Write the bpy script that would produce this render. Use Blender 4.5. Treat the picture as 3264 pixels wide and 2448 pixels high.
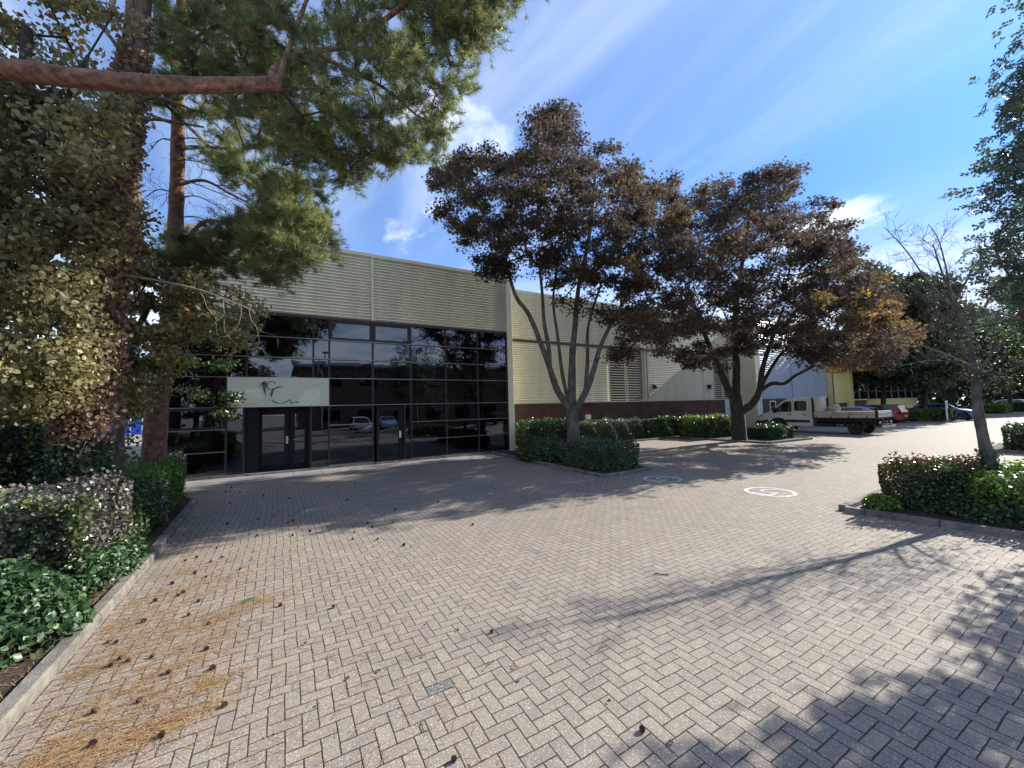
import bpy, math, random
import numpy as np
from mathutils import Vector
R_ = math.radians
sc = bpy.context.scene
for o in list(bpy.data.objects): bpy.data.objects.remove(o)
col = sc.collection

# ------------------------------------------------------------------ camera
FPX, PITCH, ROLL, YAW, EYE = 1260.47, 0.06061, 0.02655, 0.52997, 2.08
CF = np.array([math.sin(YAW)*math.cos(PITCH), math.cos(YAW)*math.cos(PITCH), math.sin(PITCH)])
_r0 = np.array([math.cos(YAW), -math.sin(YAW), 0.0]); _u0 = np.cross(_r0, CF)
CR = _r0*math.cos(ROLL)-_u0*math.sin(ROLL); CU = _u0*math.cos(ROLL)+_r0*math.sin(ROLL)
CC = np.array([0, 0, EYE])
cam = bpy.data.cameras.new('camera'); camo = bpy.data.objects.new('camera', cam); col.objects.link(camo)
from mathutils import Matrix
m = Matrix(((CR[0], CU[0], -CF[0], 0), (CR[1], CU[1], -CF[1], 0), (CR[2], CU[2], -CF[2], EYE), (0, 0, 0, 1)))
camo.matrix_world = m
cam.sensor_width = 36; cam.lens = FPX/3264*36; cam.clip_end = 3000; cam.clip_start = 0.05
sc.camera = camo
sc.render.resolution_x = 1024; sc.render.resolution_y = 768

# ------------------------------------------------------------------ sun, sky, exposure
SUN_EL, SUN_AZ = 30.0, 2.0         # azimuth: degrees off +X towards -Y
sd = Vector((math.cos(R_(SUN_AZ))*math.cos(R_(SUN_EL)), -math.sin(R_(SUN_AZ))*math.cos(R_(SUN_EL)), math.sin(R_(SUN_EL))))
sl = bpy.data.lights.new('sun', 'SUN'); sl.energy = 4.3; sl.angle = R_(0.5); sl.color = (1, 0.94, 0.85)
so = bpy.data.objects.new('sun', sl); col.objects.link(so)
so.rotation_euler = sd.to_track_quat('Z', 'Y').to_euler()
so.location = (30, -5, 30)
w = bpy.data.worlds.new('World'); sc.world = w; w.use_nodes = True
SKY_STRENGTH = 0.14
sc.view_settings.view_transform = 'Standard'; sc.view_settings.look = 'None'
sc.view_settings.exposure = 1.08; sc.view_settings.gamma = 1

def NT(nt):
    """tiny node helper"""
    def n(t, **k):
        x = nt.nodes.new(t)
        for a, b in k.items():
            if a == 'inp':
                for i, v in b.items():
                    if hasattr(v, 'is_output'): nt.links.new(v, x.inputs[i])
                    else: x.inputs[i].default_value = v
            else: setattr(x, a, b)
        return x
    return n

def build_world():
    nt = w.node_tree; nt.nodes.clear(); n = NT(nt)
    sky = n('ShaderNodeTexSky', sky_type='NISHITA', sun_disc=False, sun_elevation=R_(SUN_EL),
            sun_rotation=math.atan2(sd.x, sd.y), air_density=1.0, dust_density=0.6, ozone_density=2.0, altitude=20)
    tc = n('ShaderNodeTexCoord')
    sep = n('ShaderNodeSeparateXYZ', inp={0: tc.outputs['Generated']})
    zc = n('ShaderNodeMath', operation='MAXIMUM', inp={0: sep.outputs[2], 1: 0.0})
    zz = n('ShaderNodeMath', operation='ADD', inp={0: zc.outputs[0], 1: 0.06})
    px = n('ShaderNodeMath', operation='DIVIDE', inp={0: sep.outputs[0], 1: zz.outputs[0]})
    py = n('ShaderNodeMath', operation='DIVIDE', inp={0: sep.outputs[1], 1: zz.outputs[0]})
    cv = n('ShaderNodeCombineXYZ', inp={0: px.outputs[0], 1: py.outputs[0], 2: 0.0})
    # cirrus streaks running along world Y
    mp = n('ShaderNodeMapping', inp={0: cv.outputs[0], 1: (0.3, 0.2, 0), 2: (0, 0, R_(6)), 3: (1.9, 0.36, 1)})
    c1 = n('ShaderNodeTexNoise', inp={'Vector': mp.outputs[0], 'Scale': 1.0, 'Detail': 6.0, 'Roughness': 0.5, 'Distortion': 0.7})
    r1 = n('ShaderNodeMapRange', interpolation_type='SMOOTHSTEP', inp={0: c1.outputs[0], 1: 0.36, 2: 0.80, 3: 0.10, 4: 0.62})
    # broken puffs
    mp2 = n('ShaderNodeMapping', inp={0: cv.outputs[0], 1: (1.37, 0.6, 0), 2: (0, 0, R_(30)), 3: (1.5, 1.0, 1)})
    c2 = n('ShaderNodeTexNoise', inp={'Vector': mp2.outputs[0], 'Scale': 1.25, 'Detail': 9.0, 'Roughness': 0.6, 'Distortion': 0.3})
    bias = c2.outputs[0]
    for cx_, cy_, rad_, amp_ in ((.56, .98, .26, .15), (.47, 1.2, .25, .14), (2.40, .86, .42, .25), (3.1, 1.1, .5, .2), (1.0, 1.3, .3, .06), (1.7, .3, .5, -.12), (1.9, 1.0, .35, -.10)):
        df_ = n('ShaderNodeVectorMath', operation='DISTANCE', inp={0: cv.outputs[0], 1: (cx_, cy_, 0)})
        w_ = n('ShaderNodeMapRange', interpolation_type='SMOOTHSTEP', inp={0: df_.outputs['Value'], 1: rad_*1.4, 2: 0.0, 3: 0.0, 4: amp_})
        bias = n('ShaderNodeMath', operation='ADD', inp={0: bias, 1: w_.outputs[0]}).outputs[0]
    r2 = n('ShaderNodeMapRange', interpolation_type='SMOOTHSTEP', inp={0: bias, 1: 0.56, 2: 0.78, 3: 0.0, 4: .9})
    # low bank of cloud near the horizon
    hz = n('ShaderNodeMapRange', interpolation_type='SMOOTHSTEP', inp={0: sep.outputs[2], 1: 0.42, 2: 0.05, 3: 0.0, 4: 0.85})
    hn = n('ShaderNodeMapRange', inp={0: c2.outputs[0], 1: 0.3, 2: 0.62, 3: 0.5, 4: 1.4})
    hm = n('ShaderNodeMath', operation='MULTIPLY', use_clamp=True, inp={0: hz.outputs[0], 1: hn.outputs[0]})
    fan = n('ShaderNodeMapRange', interpolation_type='SMOOTHSTEP', inp={0: px.outputs[0], 1: 1.70, 2: 1.05, 3: 0.05, 4: 1.0})
    r1m = n('ShaderNodeMath', operation='MULTIPLY', inp={0: r1.outputs[0], 1: fan.outputs[0]})
    m1 = n('ShaderNodeMath', operation='MAXIMUM', inp={0: r1m.outputs[0], 1: r2.outputs[0]})
    m2 = n('ShaderNodeMath', operation='MAXIMUM', use_clamp=True, inp={0: m1.outputs[0], 1: hm.outputs[0]})
    # thin high haze evens the sky out: soft shoulder on the brightest part
    kk = n('ShaderNodeVectorMath', operation='MULTIPLY_ADD', inp={0: sky.outputs[0], 1: (.34, .22, .12), 2: (1, 1, 1)})
    sk = n('ShaderNodeVectorMath', operation='DIVIDE', inp={0: sky.outputs[0], 1: kk.outputs[0]})
    tint = n('ShaderNodeMix', data_type='RGBA', blend_type='MULTIPLY', inp={0: 1.0, 6: sk.outputs[0], 7: (0.43, 0.75, 1.12, 1)})
    cl = n('ShaderNodeMix', data_type='RGBA', inp={0: m2.outputs[0], 6: tint.outputs[2], 7: (4.5, 4.9, 5.4, 1)})
    bg = n('ShaderNodeBackground', inp={0: cl.outputs[2], 1: SKY_STRENGTH})
    out = n('ShaderNodeOutputWorld', inp={0: bg.outputs[0]})
build_world()

# ------------------------------------------------------------------ helpers
def at(px, py, d):
    """photograph pixel + depth along the view axis (m) -> world point"""
    v = CF + CR*((px-1632)/FPX) - CU*((py-1224)/FPX)
    return CC + v*d
def G(px, py, z=0.0):
    v = CF + CR*((px-1632)/FPX) - CU*((py-1224)/FPX)
    return CC + v*((z-EYE)/v[2])
def tag(o, label=None, cat=None, group=None, kind=None):
    if label: o['label'] = label
    if cat: o['category'] = cat
    if group: o['group'] = group
    if kind: o['kind'] = kind
    return o
def empty(name, loc=(0, 0, 0), rz=0.0):
    o = bpy.data.objects.new(name, None); col.objects.link(o); o.location = loc; o.rotation_euler = (0, 0, rz); o.empty_display_size = .2
    return o
class MB:
    def __init__(s): s.v = []; s.f = []; s.mi = []
    def add(s, vs, fs, mi=0):
        b = len(s.v); s.v += [tuple(map(float, q)) for q in vs]; s.f += [tuple(b+i for i in f) for f in fs]; s.mi += [mi]*len(fs); return s
    def box(s, a, b, mi=0):
        x0, y0, z0 = [min(p, q) for p, q in zip(a, b)]; x1, y1, z1 = [max(p, q) for p, q in zip(a, b)]
        return s.add([(x0,y0,z0),(x1,y0,z0),(x1,y1,z0),(x0,y1,z0),(x0,y0,z1),(x1,y0,z1),(x1,y1,z1),(x0,y1,z1)],
                     [(3,2,1,0),(4,5,6,7),(0,1,5,4),(1,2,6,5),(2,3,7,6),(3,0,4,7)], mi)
    def prism(s, pts, axis, a, b, mi=0):
        """closed 2-D outline pts extruded along axis from a to b; axis 'x': pts=(y,z); 'y': (x,z); 'z': (x,y)"""
        n = len(pts)
        def P(p, t): return {'x': (t, p[0], p[1]), 'y': (p[0], t, p[1]), 'z': (p[0], p[1], t)}[axis]
        vs = [P(p, a) for p in pts]+[P(p, b) for p in pts]
        fs = [tuple(range(n)), tuple(range(2*n-1, n-1, -1))]+[(i, i+n, (i+1) % n+n, (i+1) % n) for i in range(n)]
        return s.add(vs, fs, mi)
    def tube(s, pts, rad, n=7, mi=0, cap=True):
        pts = [np.array(p, float) for p in pts]
        if not hasattr(rad, '__len__'): rad = [rad]*len(pts)
        b = len(s.v); prev = None
        for i, p in enumerate(pts):
            t = pts[min(i+1, len(pts)-1)]-pts[max(i-1, 0)]; L = np.linalg.norm(t); t = t/L if L > 1e-9 else np.array([0, 0, 1.])
            if prev is None:
                a = np.array([1., 0, 0]) if abs(t[0]) < .8 else np.array([0, 1., 0]); u = np.cross(t, a)
            else: u = prev-t*np.dot(prev, t)
            u /= (np.linalg.norm(u)+1e-12); prev = u; v = np.cross(t, u)
            for k in range(n):
                c = p+(u*math.cos(2*math.pi*k/n)+v*math.sin(2*math.pi*k/n))*rad[i]; s.v.append(tuple(c))
        for i in range(len(pts)-1):
            for k in range(n):
                s.f.append((b+i*n+k, b+i*n+(k+1) % n, b+(i+1)*n+(k+1) % n, b+(i+1)*n+k)); s.mi.append(mi)
        if cap:
            s.f.append(tuple(b+k for k in range(n-1, -1, -1))); s.f.append(tuple(b+(len(pts)-1)*n+k for k in range(n))); s.mi += [mi, mi]
        return s
    def lathe(s, prof, c, axis='z', n=20, mi=0):
        b = len(s.v)
        for (r, t) in prof:
            for k in range(n):
                a = 2*math.pi*k/n; x, y = r*math.cos(a), r*math.sin(a)
                q = {'z': (x, y, t), 'x': (t, x, y), 'y': (x, t, y)}[axis]; s.v.append((c[0]+q[0], c[1]+q[1], c[2]+q[2]))
        for i in range(len(prof)-1):
            for k in range(n):
                s.f.append((b+i*n+k, b+i*n+(k+1) % n, b+(i+1)*n+(k+1) % n, b+(i+1)*n+k)); s.mi.append(mi)
        s.f.append(tuple(b+k for k in range(n-1, -1, -1))); s.f.append(tuple(b+(len(prof)-1)*n+k for k in range(n))); s.mi += [mi, mi]
        return s
    def build(s, name, mats, parent=None, smooth=False, bevel=0.0, seg=2):
        me = bpy.data.meshes.new(name); me.from_pydata(s.v, [], s.f); me.update()
        mats = mats if isinstance(mats, (list, tuple)) else [mats]
        for x in mats: me.materials.append(x)
        if len(mats) > 1: me.polygons.foreach_set('material_index', s.mi)
        if smooth: me.polygons.foreach_set('use_smooth', [True]*len(me.polygons))
        o = bpy.data.objects.new(name, me); col.objects.link(o); o.parent = parent
        if bevel:
            md = o.modifiers.new('bevel', 'BEVEL'); md.width = bevel; md.segments = seg; md.limit_method = 'ANGLE'; md.angle_limit = R_(35)
        return o

def mesh_np(name, V, F, mats, attr=None, parent=None, mi=None):
    """V (n,3), F (m,k) numpy -> object; attr = per-face float 'v'"""
    me = bpy.data.meshes.new(name); k = F.shape[1]
    me.vertices.add(len(V)); me.vertices.foreach_set('co', np.ascontiguousarray(V, np.float32).ravel())
    me.loops.add(F.size); me.loops.foreach_set('vertex_index', np.ascontiguousarray(F, np.int32).ravel())
    me.polygons.add(len(F)); me.polygons.foreach_set('loop_start', np.arange(0, F.size, k, dtype=np.int32))
    for x in (mats if isinstance(mats, (list, tuple)) else [mats]): me.materials.append(x)
    if mi is not None: me.polygons.foreach_set('material_index', np.asarray(mi, np.int32))
    if attr is not None:
        a = me.attributes.new('v', 'FLOAT', 'FACE'); a.data.foreach_set('value', np.ascontiguousarray(attr, np.float32))
    me.update(); me.validate()
    o = bpy.data.objects.new(name, me); col.objects.link(o); o.parent = parent
    return o

# ------------------------------------------------------------------ materials
def rgb(c): return (c[0], c[1], c[2], 1)
def new_mat(name):
    mt = bpy.data.materials.new(name); mt.use_nodes = True; nt = mt.node_tree; nt.nodes.clear(); return mt, nt, NT(nt)
def mat(name, c, rough=.6, metal=0.0, var=0.12, vs=6.0, bump=0.0, bs=60.0, spec=0.5, coat=0.0, c2=None, trans=0.0, stretch=None):
    mt, nt, n = new_mat(name)
    tc = n('ShaderNodeTexCoord'); v = tc.outputs['Object']
    if stretch: v = n('ShaderNodeMapping', inp={0: v, 3: stretch}).outputs[0]
    nz = n('ShaderNodeTexNoise', inp={'Vector': v, 'Scale': vs, 'Detail': 6.0, 'Roughness': .65})
    c2 = c2 or tuple(x*(1-var*2.2) for x in c); c1 = tuple(min(1, x*(1+var*.6)) for x in c)
    rp = n('ShaderNodeMapRange', inp={0: nz.outputs[0], 1: .35, 2: .68, 3: 0.0, 4: 1.0})
    mx = n('ShaderNodeMix', data_type='RGBA', inp={0: rp.outputs[0], 6: rgb(c2), 7: rgb(c1)})
    b = n('ShaderNodeBsdfPrincipled', inp={'Base Color': mx.outputs[2], 'Roughness': rough, 'Metallic': metal, 'Specular IOR Level': spec, 'Coat Weight': coat, 'Coat Roughness': .05})
    rr = n('ShaderNodeMapRange', inp={0: nz.outputs[0], 1: .3, 2: .7, 3: min(1, rough*1.25), 4: rough*.85}); nt.links.new(rr.outputs[0], b.inputs['Roughness'])
    if bump:
        n2 = n('ShaderNodeTexNoise', inp={'Vector': v, 'Scale': bs, 'Detail': 4.0})
        bp = n('ShaderNodeBump', inp={'Height': n2.outputs[0], 'Strength': bump, 'Distance': .02}); nt.links.new(bp.outputs[0], b.inputs['Normal'])
    n('ShaderNodeOutputMaterial', inp={0: b.outputs[0]}); return mt
def leaf_mat(name, stops, rough=.5, transl=.35, spec=.4):
    mt, nt, n = new_mat(name)
    at_ = n('ShaderNodeAttribute', attribute_name='v')
    cr = n('ShaderNodeValToRGB', inp={0: at_.outputs['Fac']}); e = cr.color_ramp.elements
    while len(e) > 1: e.remove(e[-1])
    e[0].position = stops[0][0]; e[0].color = rgb(stops[0][1])
    for p, c in stops[1:]: x = e.new(p); x.color = rgb(c)
    b = n('ShaderNodeBsdfPrincipled', inp={'Base Color': cr.outputs[0], 'Roughness': rough, 'Specular IOR Level': spec})
    hs = n('ShaderNodeHueSaturation', inp={'Saturation': 1.15, 'Value': 1.25, 'Color': cr.outputs[0]})
    t = n('ShaderNodeBsdfTranslucent', inp={0: hs.outputs[0]})
    mx = n('ShaderNodeMixShader', inp={0: transl, 1: b.outputs[0], 2: t.outputs[0]})
    n('ShaderNodeOutputMaterial', inp={0: mx.outputs[0]}); return mt

GREY_BLOCKS = ((1.30, 3.05), (0.98, 2.95), (1.22, 2.62), (4.6, 2.6), (2.2, 5.2))
def paving_mat():
    mt, nt, n = new_mat('block_paving')
    M = lambda op, a, b=None, c=None, cl=False: n('ShaderNodeMath', operation=op, use_clamp=cl, inp={k: v for k, v in ((0, a), (1, b), (2, c)) if v is not None}).outputs[0]
    tc = n('ShaderNodeTexCoord'); wp = n('ShaderNodeNewGeometry')
    # laying is never quite straight
    wob = n('ShaderNodeTexNoise', inp={'Vector': wp.outputs['Position'], 'Scale': .55, 'Detail': 2.0})
    wv = n('ShaderNodeVectorMath', operation='MULTIPLY_ADD', inp={0: wob.outputs['Color'], 1: (.10, .10, 0), 2: wp.outputs['Position']})
    w2 = n('ShaderNodeTexNoise', inp={'Vector': wp.outputs['Position'], 'Scale': 9.0, 'Detail': 1.0})
    wv = n('ShaderNodeVectorMath', operation='MULTIPLY_ADD', inp={0: w2.outputs['Color'], 1: (.008, .008, 0), 2: wv.outputs[0]})
    s = n('ShaderNodeSeparateXYZ', inp={0: wv.outputs[0]})
    X = M('MULTIPLY_ADD', s.outputs[0], 10.0, 4000.0); Y = M('MULTIPLY_ADD', s.outputs[1], 10.0, 4000.0)
    i = M('FLOOR', X); j = M('FLOOR', Y); u = M('SUBTRACT', X, i); v = M('SUBTRACT', Y, j)
    k = M('FLOORED_MODULO', M('SUBTRACT', M('ADD', i, 8000.0), j), 4.0)
    eq = lambda q: M('COMPARE', k, q, .2)
    k0, k1, k2, k3 = eq(0.), eq(1.), eq(2.), eq(3.)
    dl = M('ADD', u, k1); dr = M('ADD', M('SUBTRACT', 1.0, u), k0); db = M('ADD', v, k2); dt = M('ADD', M('SUBTRACT', 1.0, v), k3)
    d = M('MINIMUM', M('MINIMUM', dl, dr), M('MINIMUM', db, dt))
    ai = M('SUBTRACT', i, k1); aj = M('SUBTRACT', j, k2)
    idv = n('ShaderNodeCombineXYZ', inp={0: ai, 1: aj, 2: M('ADD', k0, k1)})
    wn = n('ShaderNodeTexWhiteNoise', inp={0: idv.outputs[0]})
    jw = n('ShaderNodeTexNoise', inp={'Vector': wp.outputs['Position'], 'Scale': 14.0, 'Detail': 3.0})
    thr = M('MULTIPLY_ADD', jw.outputs[0], .050, .002)
    joint = n('ShaderNodeMapRange', interpolation_type='SMOOTHSTEP', inp={0: M('SUBTRACT', d, thr), 1: .0, 2: .035, 3: 1.0, 4: 0.0}).outputs[0]
    # block colours
    cr = n('ShaderNodeValToRGB', inp={0: wn.outputs[0]}); e = cr.color_ramp.elements
    e[0].position = 0; e[0].color = (.250, .207, .163, 1); e[1].position = 1; e[1].color = (.320, .266, .208, 1)
    for p, c in ((.10, (.262, .217, .175)), (.45, (.280, .234, .185)), (.8, (.296, .248, .194)), (.9945, (.32, .27, .21)), (.9955, (.13, .15, .155))):
        x = e.new(p); x.color = rgb(c)
    big = n('ShaderNodeTexNoise', inp={'Vector': wp.outputs['Position'], 'Scale': .22, 'Detail': 5.0, 'Roughness': .6})
    bm = n('ShaderNodeMapRange', inp={0: big.outputs[0], 1: .3, 2: .7, 3: .90, 4: 1.08}).outputs[0]
    med = n('ShaderNodeTexNoise', inp={'Vector': wp.outputs['Position'], 'Scale': 3.2, 'Detail': 6.0, 'Roughness': .7})
    mm = n('ShaderNodeMapRange', inp={0: med.outputs[0], 1: .3, 2: .7, 3: .92, 4: 1.06}).outputs[0]
    gsel = None
    for tx_, ty_ in GREY_BLOCKS:
        dd_ = n('ShaderNodeVectorMath', operation='DISTANCE', inp={0: n('ShaderNodeCombineXYZ', inp={0: ai, 1: aj, 2: 0.0}).outputs[0], 1: (tx_*10+4000.2, ty_*10+4000.2, 0)})
        q_ = M('LESS_THAN', dd_.outputs['Value'], .72); gsel = q_ if gsel is None else M('MAXIMUM', gsel, q_)
    # aggregate speckle: pale grains and dark pits
    vo = n('ShaderNodeTexVoronoi', inp={'Vector': wp.outputs['Position'], 'Scale': 175.0})
    grs = n('ShaderNodeTexWhiteNoise', inp={0: vo.outputs['Color']})
    pale = n('ShaderNodeMapRange', inp={0: grs.outputs[0], 1: .86, 2: .97, 3: 0.0, 4: .85}).outputs[0]
    dark = n('ShaderNodeMapRange', inp={0: grs.outputs[0], 1: .20, 2: .06, 3: 0.0, 4: .55}).outputs[0]
    c = n('ShaderNodeMix', data_type='RGBA', blend_type='MULTIPLY', inp={0: 1.0, 6: n('ShaderNodeMix', data_type='RGBA', inp={0: gsel, 6: cr.outputs[0], 7: (.135, .155, .155, 1)}).outputs[2], 7: n('ShaderNodeCombineXYZ', inp={0: M('MULTIPLY', bm, mm), 1: M('MULTIPLY', bm, mm), 2: M('MULTIPLY', bm, mm)}).outputs[0]})
    c = n('ShaderNodeMix', data_type='RGBA', inp={0: pale, 6: c.outputs[2], 7: (.56, .53, .47, 1)})
    c = n('ShaderNodeMix', data_type='RGBA', inp={0: dark, 6: c.outputs[2], 7: (.12, .10, .085, 1)})
    # moss and dirt in the joints
    jc = n('ShaderNodeMix', data_type='RGBA', inp={0: med.outputs[0], 6: (.022, .017, .012, 1), 7: (.050, .038, .022, 1)})
    c = n('ShaderNodeMix', data_type='RGBA', inp={0: M('MULTIPLY', joint, .97), 6: c.outputs[2], 7: jc.outputs[2]})
    # old oil drips
    st = n('ShaderNodeTexNoise', inp={'Vector': wp.outputs['Position'], 'Scale': .9, 'Detail': 3.0})
    sm = n('ShaderNodeMapRange', inp={0: st.outputs[0], 1: .66, 2: .76, 3: 0.0, 4: .35}).outputs[0]
    c = n('ShaderNodeMix', data_type='RGBA', inp={0: sm, 6: c.outputs[2], 7: (.13, .11, .095, 1)})
    h = M('ADD', M('MULTIPLY', joint, -1.0), M('MULTIPLY', grs.outputs[0], .12))
    h = M('ADD', h, M('MULTIPLY', wn.outputs[0], .15))
    bp = n('ShaderNodeBump', inp={'Height': h, 'Strength': .5, 'Distance': .004})
    b = n('ShaderNodeBsdfPrincipled', inp={'Base Color': c.outputs[2], 'Roughness': .78, 'Specular IOR Level': .35, 'Normal': bp.outputs[0]})
    n('ShaderNodeOutputMaterial', inp={0: b.outputs[0]}); return mt

def brick_mat(name, c1, c2, mortar, scale=1.0):
    mt, nt, n = new_mat(name)
    g = n('ShaderNodeNewGeometry'); s = n('ShaderNodeSeparateXYZ', inp={0: g.outputs['Position']})
    xy = n('ShaderNodeMath', operation='ADD', inp={0: s.outputs[0], 1: s.outputs[1]})
    v = n('ShaderNodeCombineXYZ', inp={0: xy.outputs[0], 1: s.outputs[2], 2: 0.0})
    b = n('ShaderNodeTexBrick', inp={'Vector': v.outputs[0], 'Color1': rgb(c1), 'Color2': rgb(c2), 'Mortar': rgb(mortar), 'Scale': 1.0, 'Mortar Size': .006, 'Brick Width': .225, 'Row Height': .075, 'Mortar Smooth': .2})
    nz = n('ShaderNodeTexNoise', inp={'Vector': g.outputs['Position'], 'Scale': 1.4, 'Detail': 6.0})
    mr = n('ShaderNodeMapRange', inp={0: nz.outputs[0], 1: .3, 2: .7, 3: .7, 4: 1.2})
    cx = n('ShaderNodeCombineXYZ', inp={0: mr.outputs[0], 1: mr.outputs[0], 2: mr.outputs[0]})
    mx = n('ShaderNodeMix', data_type='RGBA', blend_type='MULTIPLY', inp={0: 1.0, 6: b.outputs[0], 7: cx.outputs[0]})
    bp = n('ShaderNodeBump', invert=True, inp={'Height': b.outputs['Fac'], 'Strength': .5, 'Distance': .006})
    p = n('ShaderNodeBsdfPrincipled', inp={'Base Color': mx.outputs[2], 'Roughness': .85, 'Normal': bp.outputs[0]})
    n('ShaderNodeOutputMaterial', inp={0: p.outputs[0]}); return mt

def glass_mat(name, refl=.13, tint=(.10, .12, .16)):
    mt, nt, n = new_mat(name)
    g = n('ShaderNodeNewGeometry')
    nz = n('ShaderNodeTexNoise', inp={'Vector': g.outputs['Position'], 'Scale': 1.3, 'Detail': 1.0})
    bp = n('ShaderNodeBump', inp={'Height': nz.outputs[0], 'Strength': .16, 'Distance': .012})
    gl = n('ShaderNodeBsdfGlossy', inp={0: (.78, .87, 1, 1), 'Roughness': .012, 'Normal': bp.outputs[0]})
    tr = n('ShaderNodeBsdfTransparent', inp={0: rgb(tint)})
    fr = n('ShaderNodeFresnel', inp={0: 1.5})
    f = n('ShaderNodeMath', operation='ADD', use_clamp=True, inp={0: fr.outputs[0], 1: refl})
    mx = n('ShaderNodeMixShader', inp={0: f.outputs[0], 1: tr.outputs[0], 2: gl.outputs[0]})
    # a thin film of dust on the outside
    df = n('ShaderNodeBsdfDiffuse', inp={0: (.30, .31, .32, 1)})
    d2 = n('ShaderNodeTexNoise', inp={'Vector': g.outputs['Position'], 'Scale': 2.5, 'Detail': 6.0})
    dm = n('ShaderNodeMapRange', inp={0: d2.outputs[0], 1: .3, 2: .8, 3: .0, 4: .01})
    m2 = n('ShaderNodeMixShader', inp={0: dm.outputs[0], 1: mx.outputs[0], 2: df.outputs[0]})
    n('ShaderNodeOutputMaterial', inp={0: m2.outputs[0]}); return mt

M = {}
M['paving'] = paving_mat()
M['kerb'] = mat('kerb_concrete', (.225, .205, .175), .9, bump=.6, bs=60, var=.26, vs=5)
M['slab'] = mat('path_slab', (.27, .25, .235), .85, bump=.25, bs=70, var=.14, vs=2.2)
M['soil'] = mat('soil', (.055, .040, .028), .95, bump=.8, bs=30, var=.3, vs=4)
M['clad'] = mat('cream_cladding', (.79, .76, .59), .38, var=.07, vs=1.5, spec=.5, stretch=(1, 1, .15))
M['trim'] = mat('cream_trim', (.76, .73, .53), .4, var=.05, vs=2)
M['silver'] = mat('silver_cladding', (.44, .50, .58), .35, metal=.15, var=.08, vs=2)
M['yellow'] = mat('yellow_cladding', (.78, .68, .30), .45, var=.05, vs=2)
M['band'] = mat('brown_band', (.060, .035, .036), .4, var=.08)
M['mull'] = mat('dark_mullion', (.030, .024, .032), .4, var=.1, spec=.4)
M['doorf'] = mat('door_frame_black', (.014, .015, .022), .6, var=.1, spec=.25)
M['glass'] = glass_mat('tinted_glass', .08, (.07, .09, .13))
M['carglass'] = glass_mat('car_glass', .10, (.25, .30, .30))
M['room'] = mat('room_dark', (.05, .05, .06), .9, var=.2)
M['blind'] = mat('blind_grey', (.50, .54, .60), .9, var=.05)
M['brick'] = brick_mat('dark_brick', (.155, .062, .046), (.10, .042, .034), (.085, .07, .06))
M['brick2'] = brick_mat('office_brick', (.20, .10, .075), (.15, .08, .06), (.2, .18, .15))
M['roofm'] = mat('roof_grey', (.10, .105, .11), .7)
M['white'] = mat('white_paint', (.72, .73, .72), .5, var=.06)
M['roadpaint'] = mat('road_paint', (.72, .72, .67), .8, c2=(.40, .37, .33), vs=11, bump=.2, bs=120)
M['signb'] = mat('sign_board', (.56, .60, .49), .45, var=.04)
M['signb2'] = mat('sign_faded', (.66, .69, .58), .45, var=.04)
M['logo'] = mat('emblem_grey', (.10, .12, .13), .6, var=.3, vs=14)
M['black'] = mat('black_plastic', (.018, .018, .02), .5, var=.15)
M['rubber'] = mat('rubber', (.022, .021, .021), .85, var=.2)
M['rim'] = mat('rim_grey', (.16, .16, .17), .4, metal=.7)
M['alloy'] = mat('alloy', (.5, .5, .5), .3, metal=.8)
M['vanwhite'] = mat('van_paint', (.76, .74, .68), .32, var=.05, coat=.3, vs=2)
M['bed'] = mat('bed_side', (.58, .53, .42), .55, var=.15, vs=3)
M['bedgrey'] = mat('bed_tailgate', (.50, .50, .48), .5, var=.12)
M['chassis'] = mat('chassis', (.03, .028, .027), .8, var=.2)
M['mixer'] = mat('mixer_drum', (.55, .50, .40), .6, var=.2)
M['orange'] = mat('orange_rubble', (.50, .27, .14), .8)
M['cred'] = mat('car_red', (.42, .018, .022), .3, coat=.8, var=.04)
M['cblue'] = mat('car_blue', (.05, .14, .40), .3, coat=.8, var=.04)
M['cpale'] = mat('car_pale_blue', (.30, .45, .70), .3, coat=.8, var=.04)
M['csilver'] = mat('car_silver', (.62, .66, .72), .3, coat=.8, var=.04)
M['lampred'] = mat('tail_lamp', (.35, .01, .01), .2)
M['lampclear'] = mat('head_lamp', (.7, .72, .75), .1, metal=.4)
M['barkpine'] = mat('pine_bark', (.30, .15, .09), .95, bump=1.0, bs=38, c2=(.085, .045, .032), vs=16, stretch=(.6, 1, .6))
M['barkpinelow'] = mat('pine_bark_grey', (.17, .115, .085), .95, bump=1.0, bs=24, var=.35, vs=10, stretch=(1, 1, .35))
M['barkgrey'] = mat('maple_bark', (.17, .145, .12), .9, bump=.6, bs=30, var=.28, vs=7, stretch=(1, 1, .4))
M['barkdark'] = mat('dark_bark', (.055, .045, .038), .9, bump=.6, bs=30, var=.25, vs=7)
M['twig'] = mat('twig', (.12, .085, .06), .9, var=.3)
M['twigpale'] = mat('pale_twig', (.42, .36, .29), .9, var=.2)
M['cone'] = mat('pine_cone', (.14, .065, .038), .85, var=.3, vs=60)
M['berry'] = mat('berry_red', (.50, .03, .02), .4)
M['metalgrey'] = mat('grey_metal', (.30, .31, .32), .45, metal=.4)
M['skipblue'] = mat('blue_panel', (.03, .09, .60), .5, var=.1)
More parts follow.
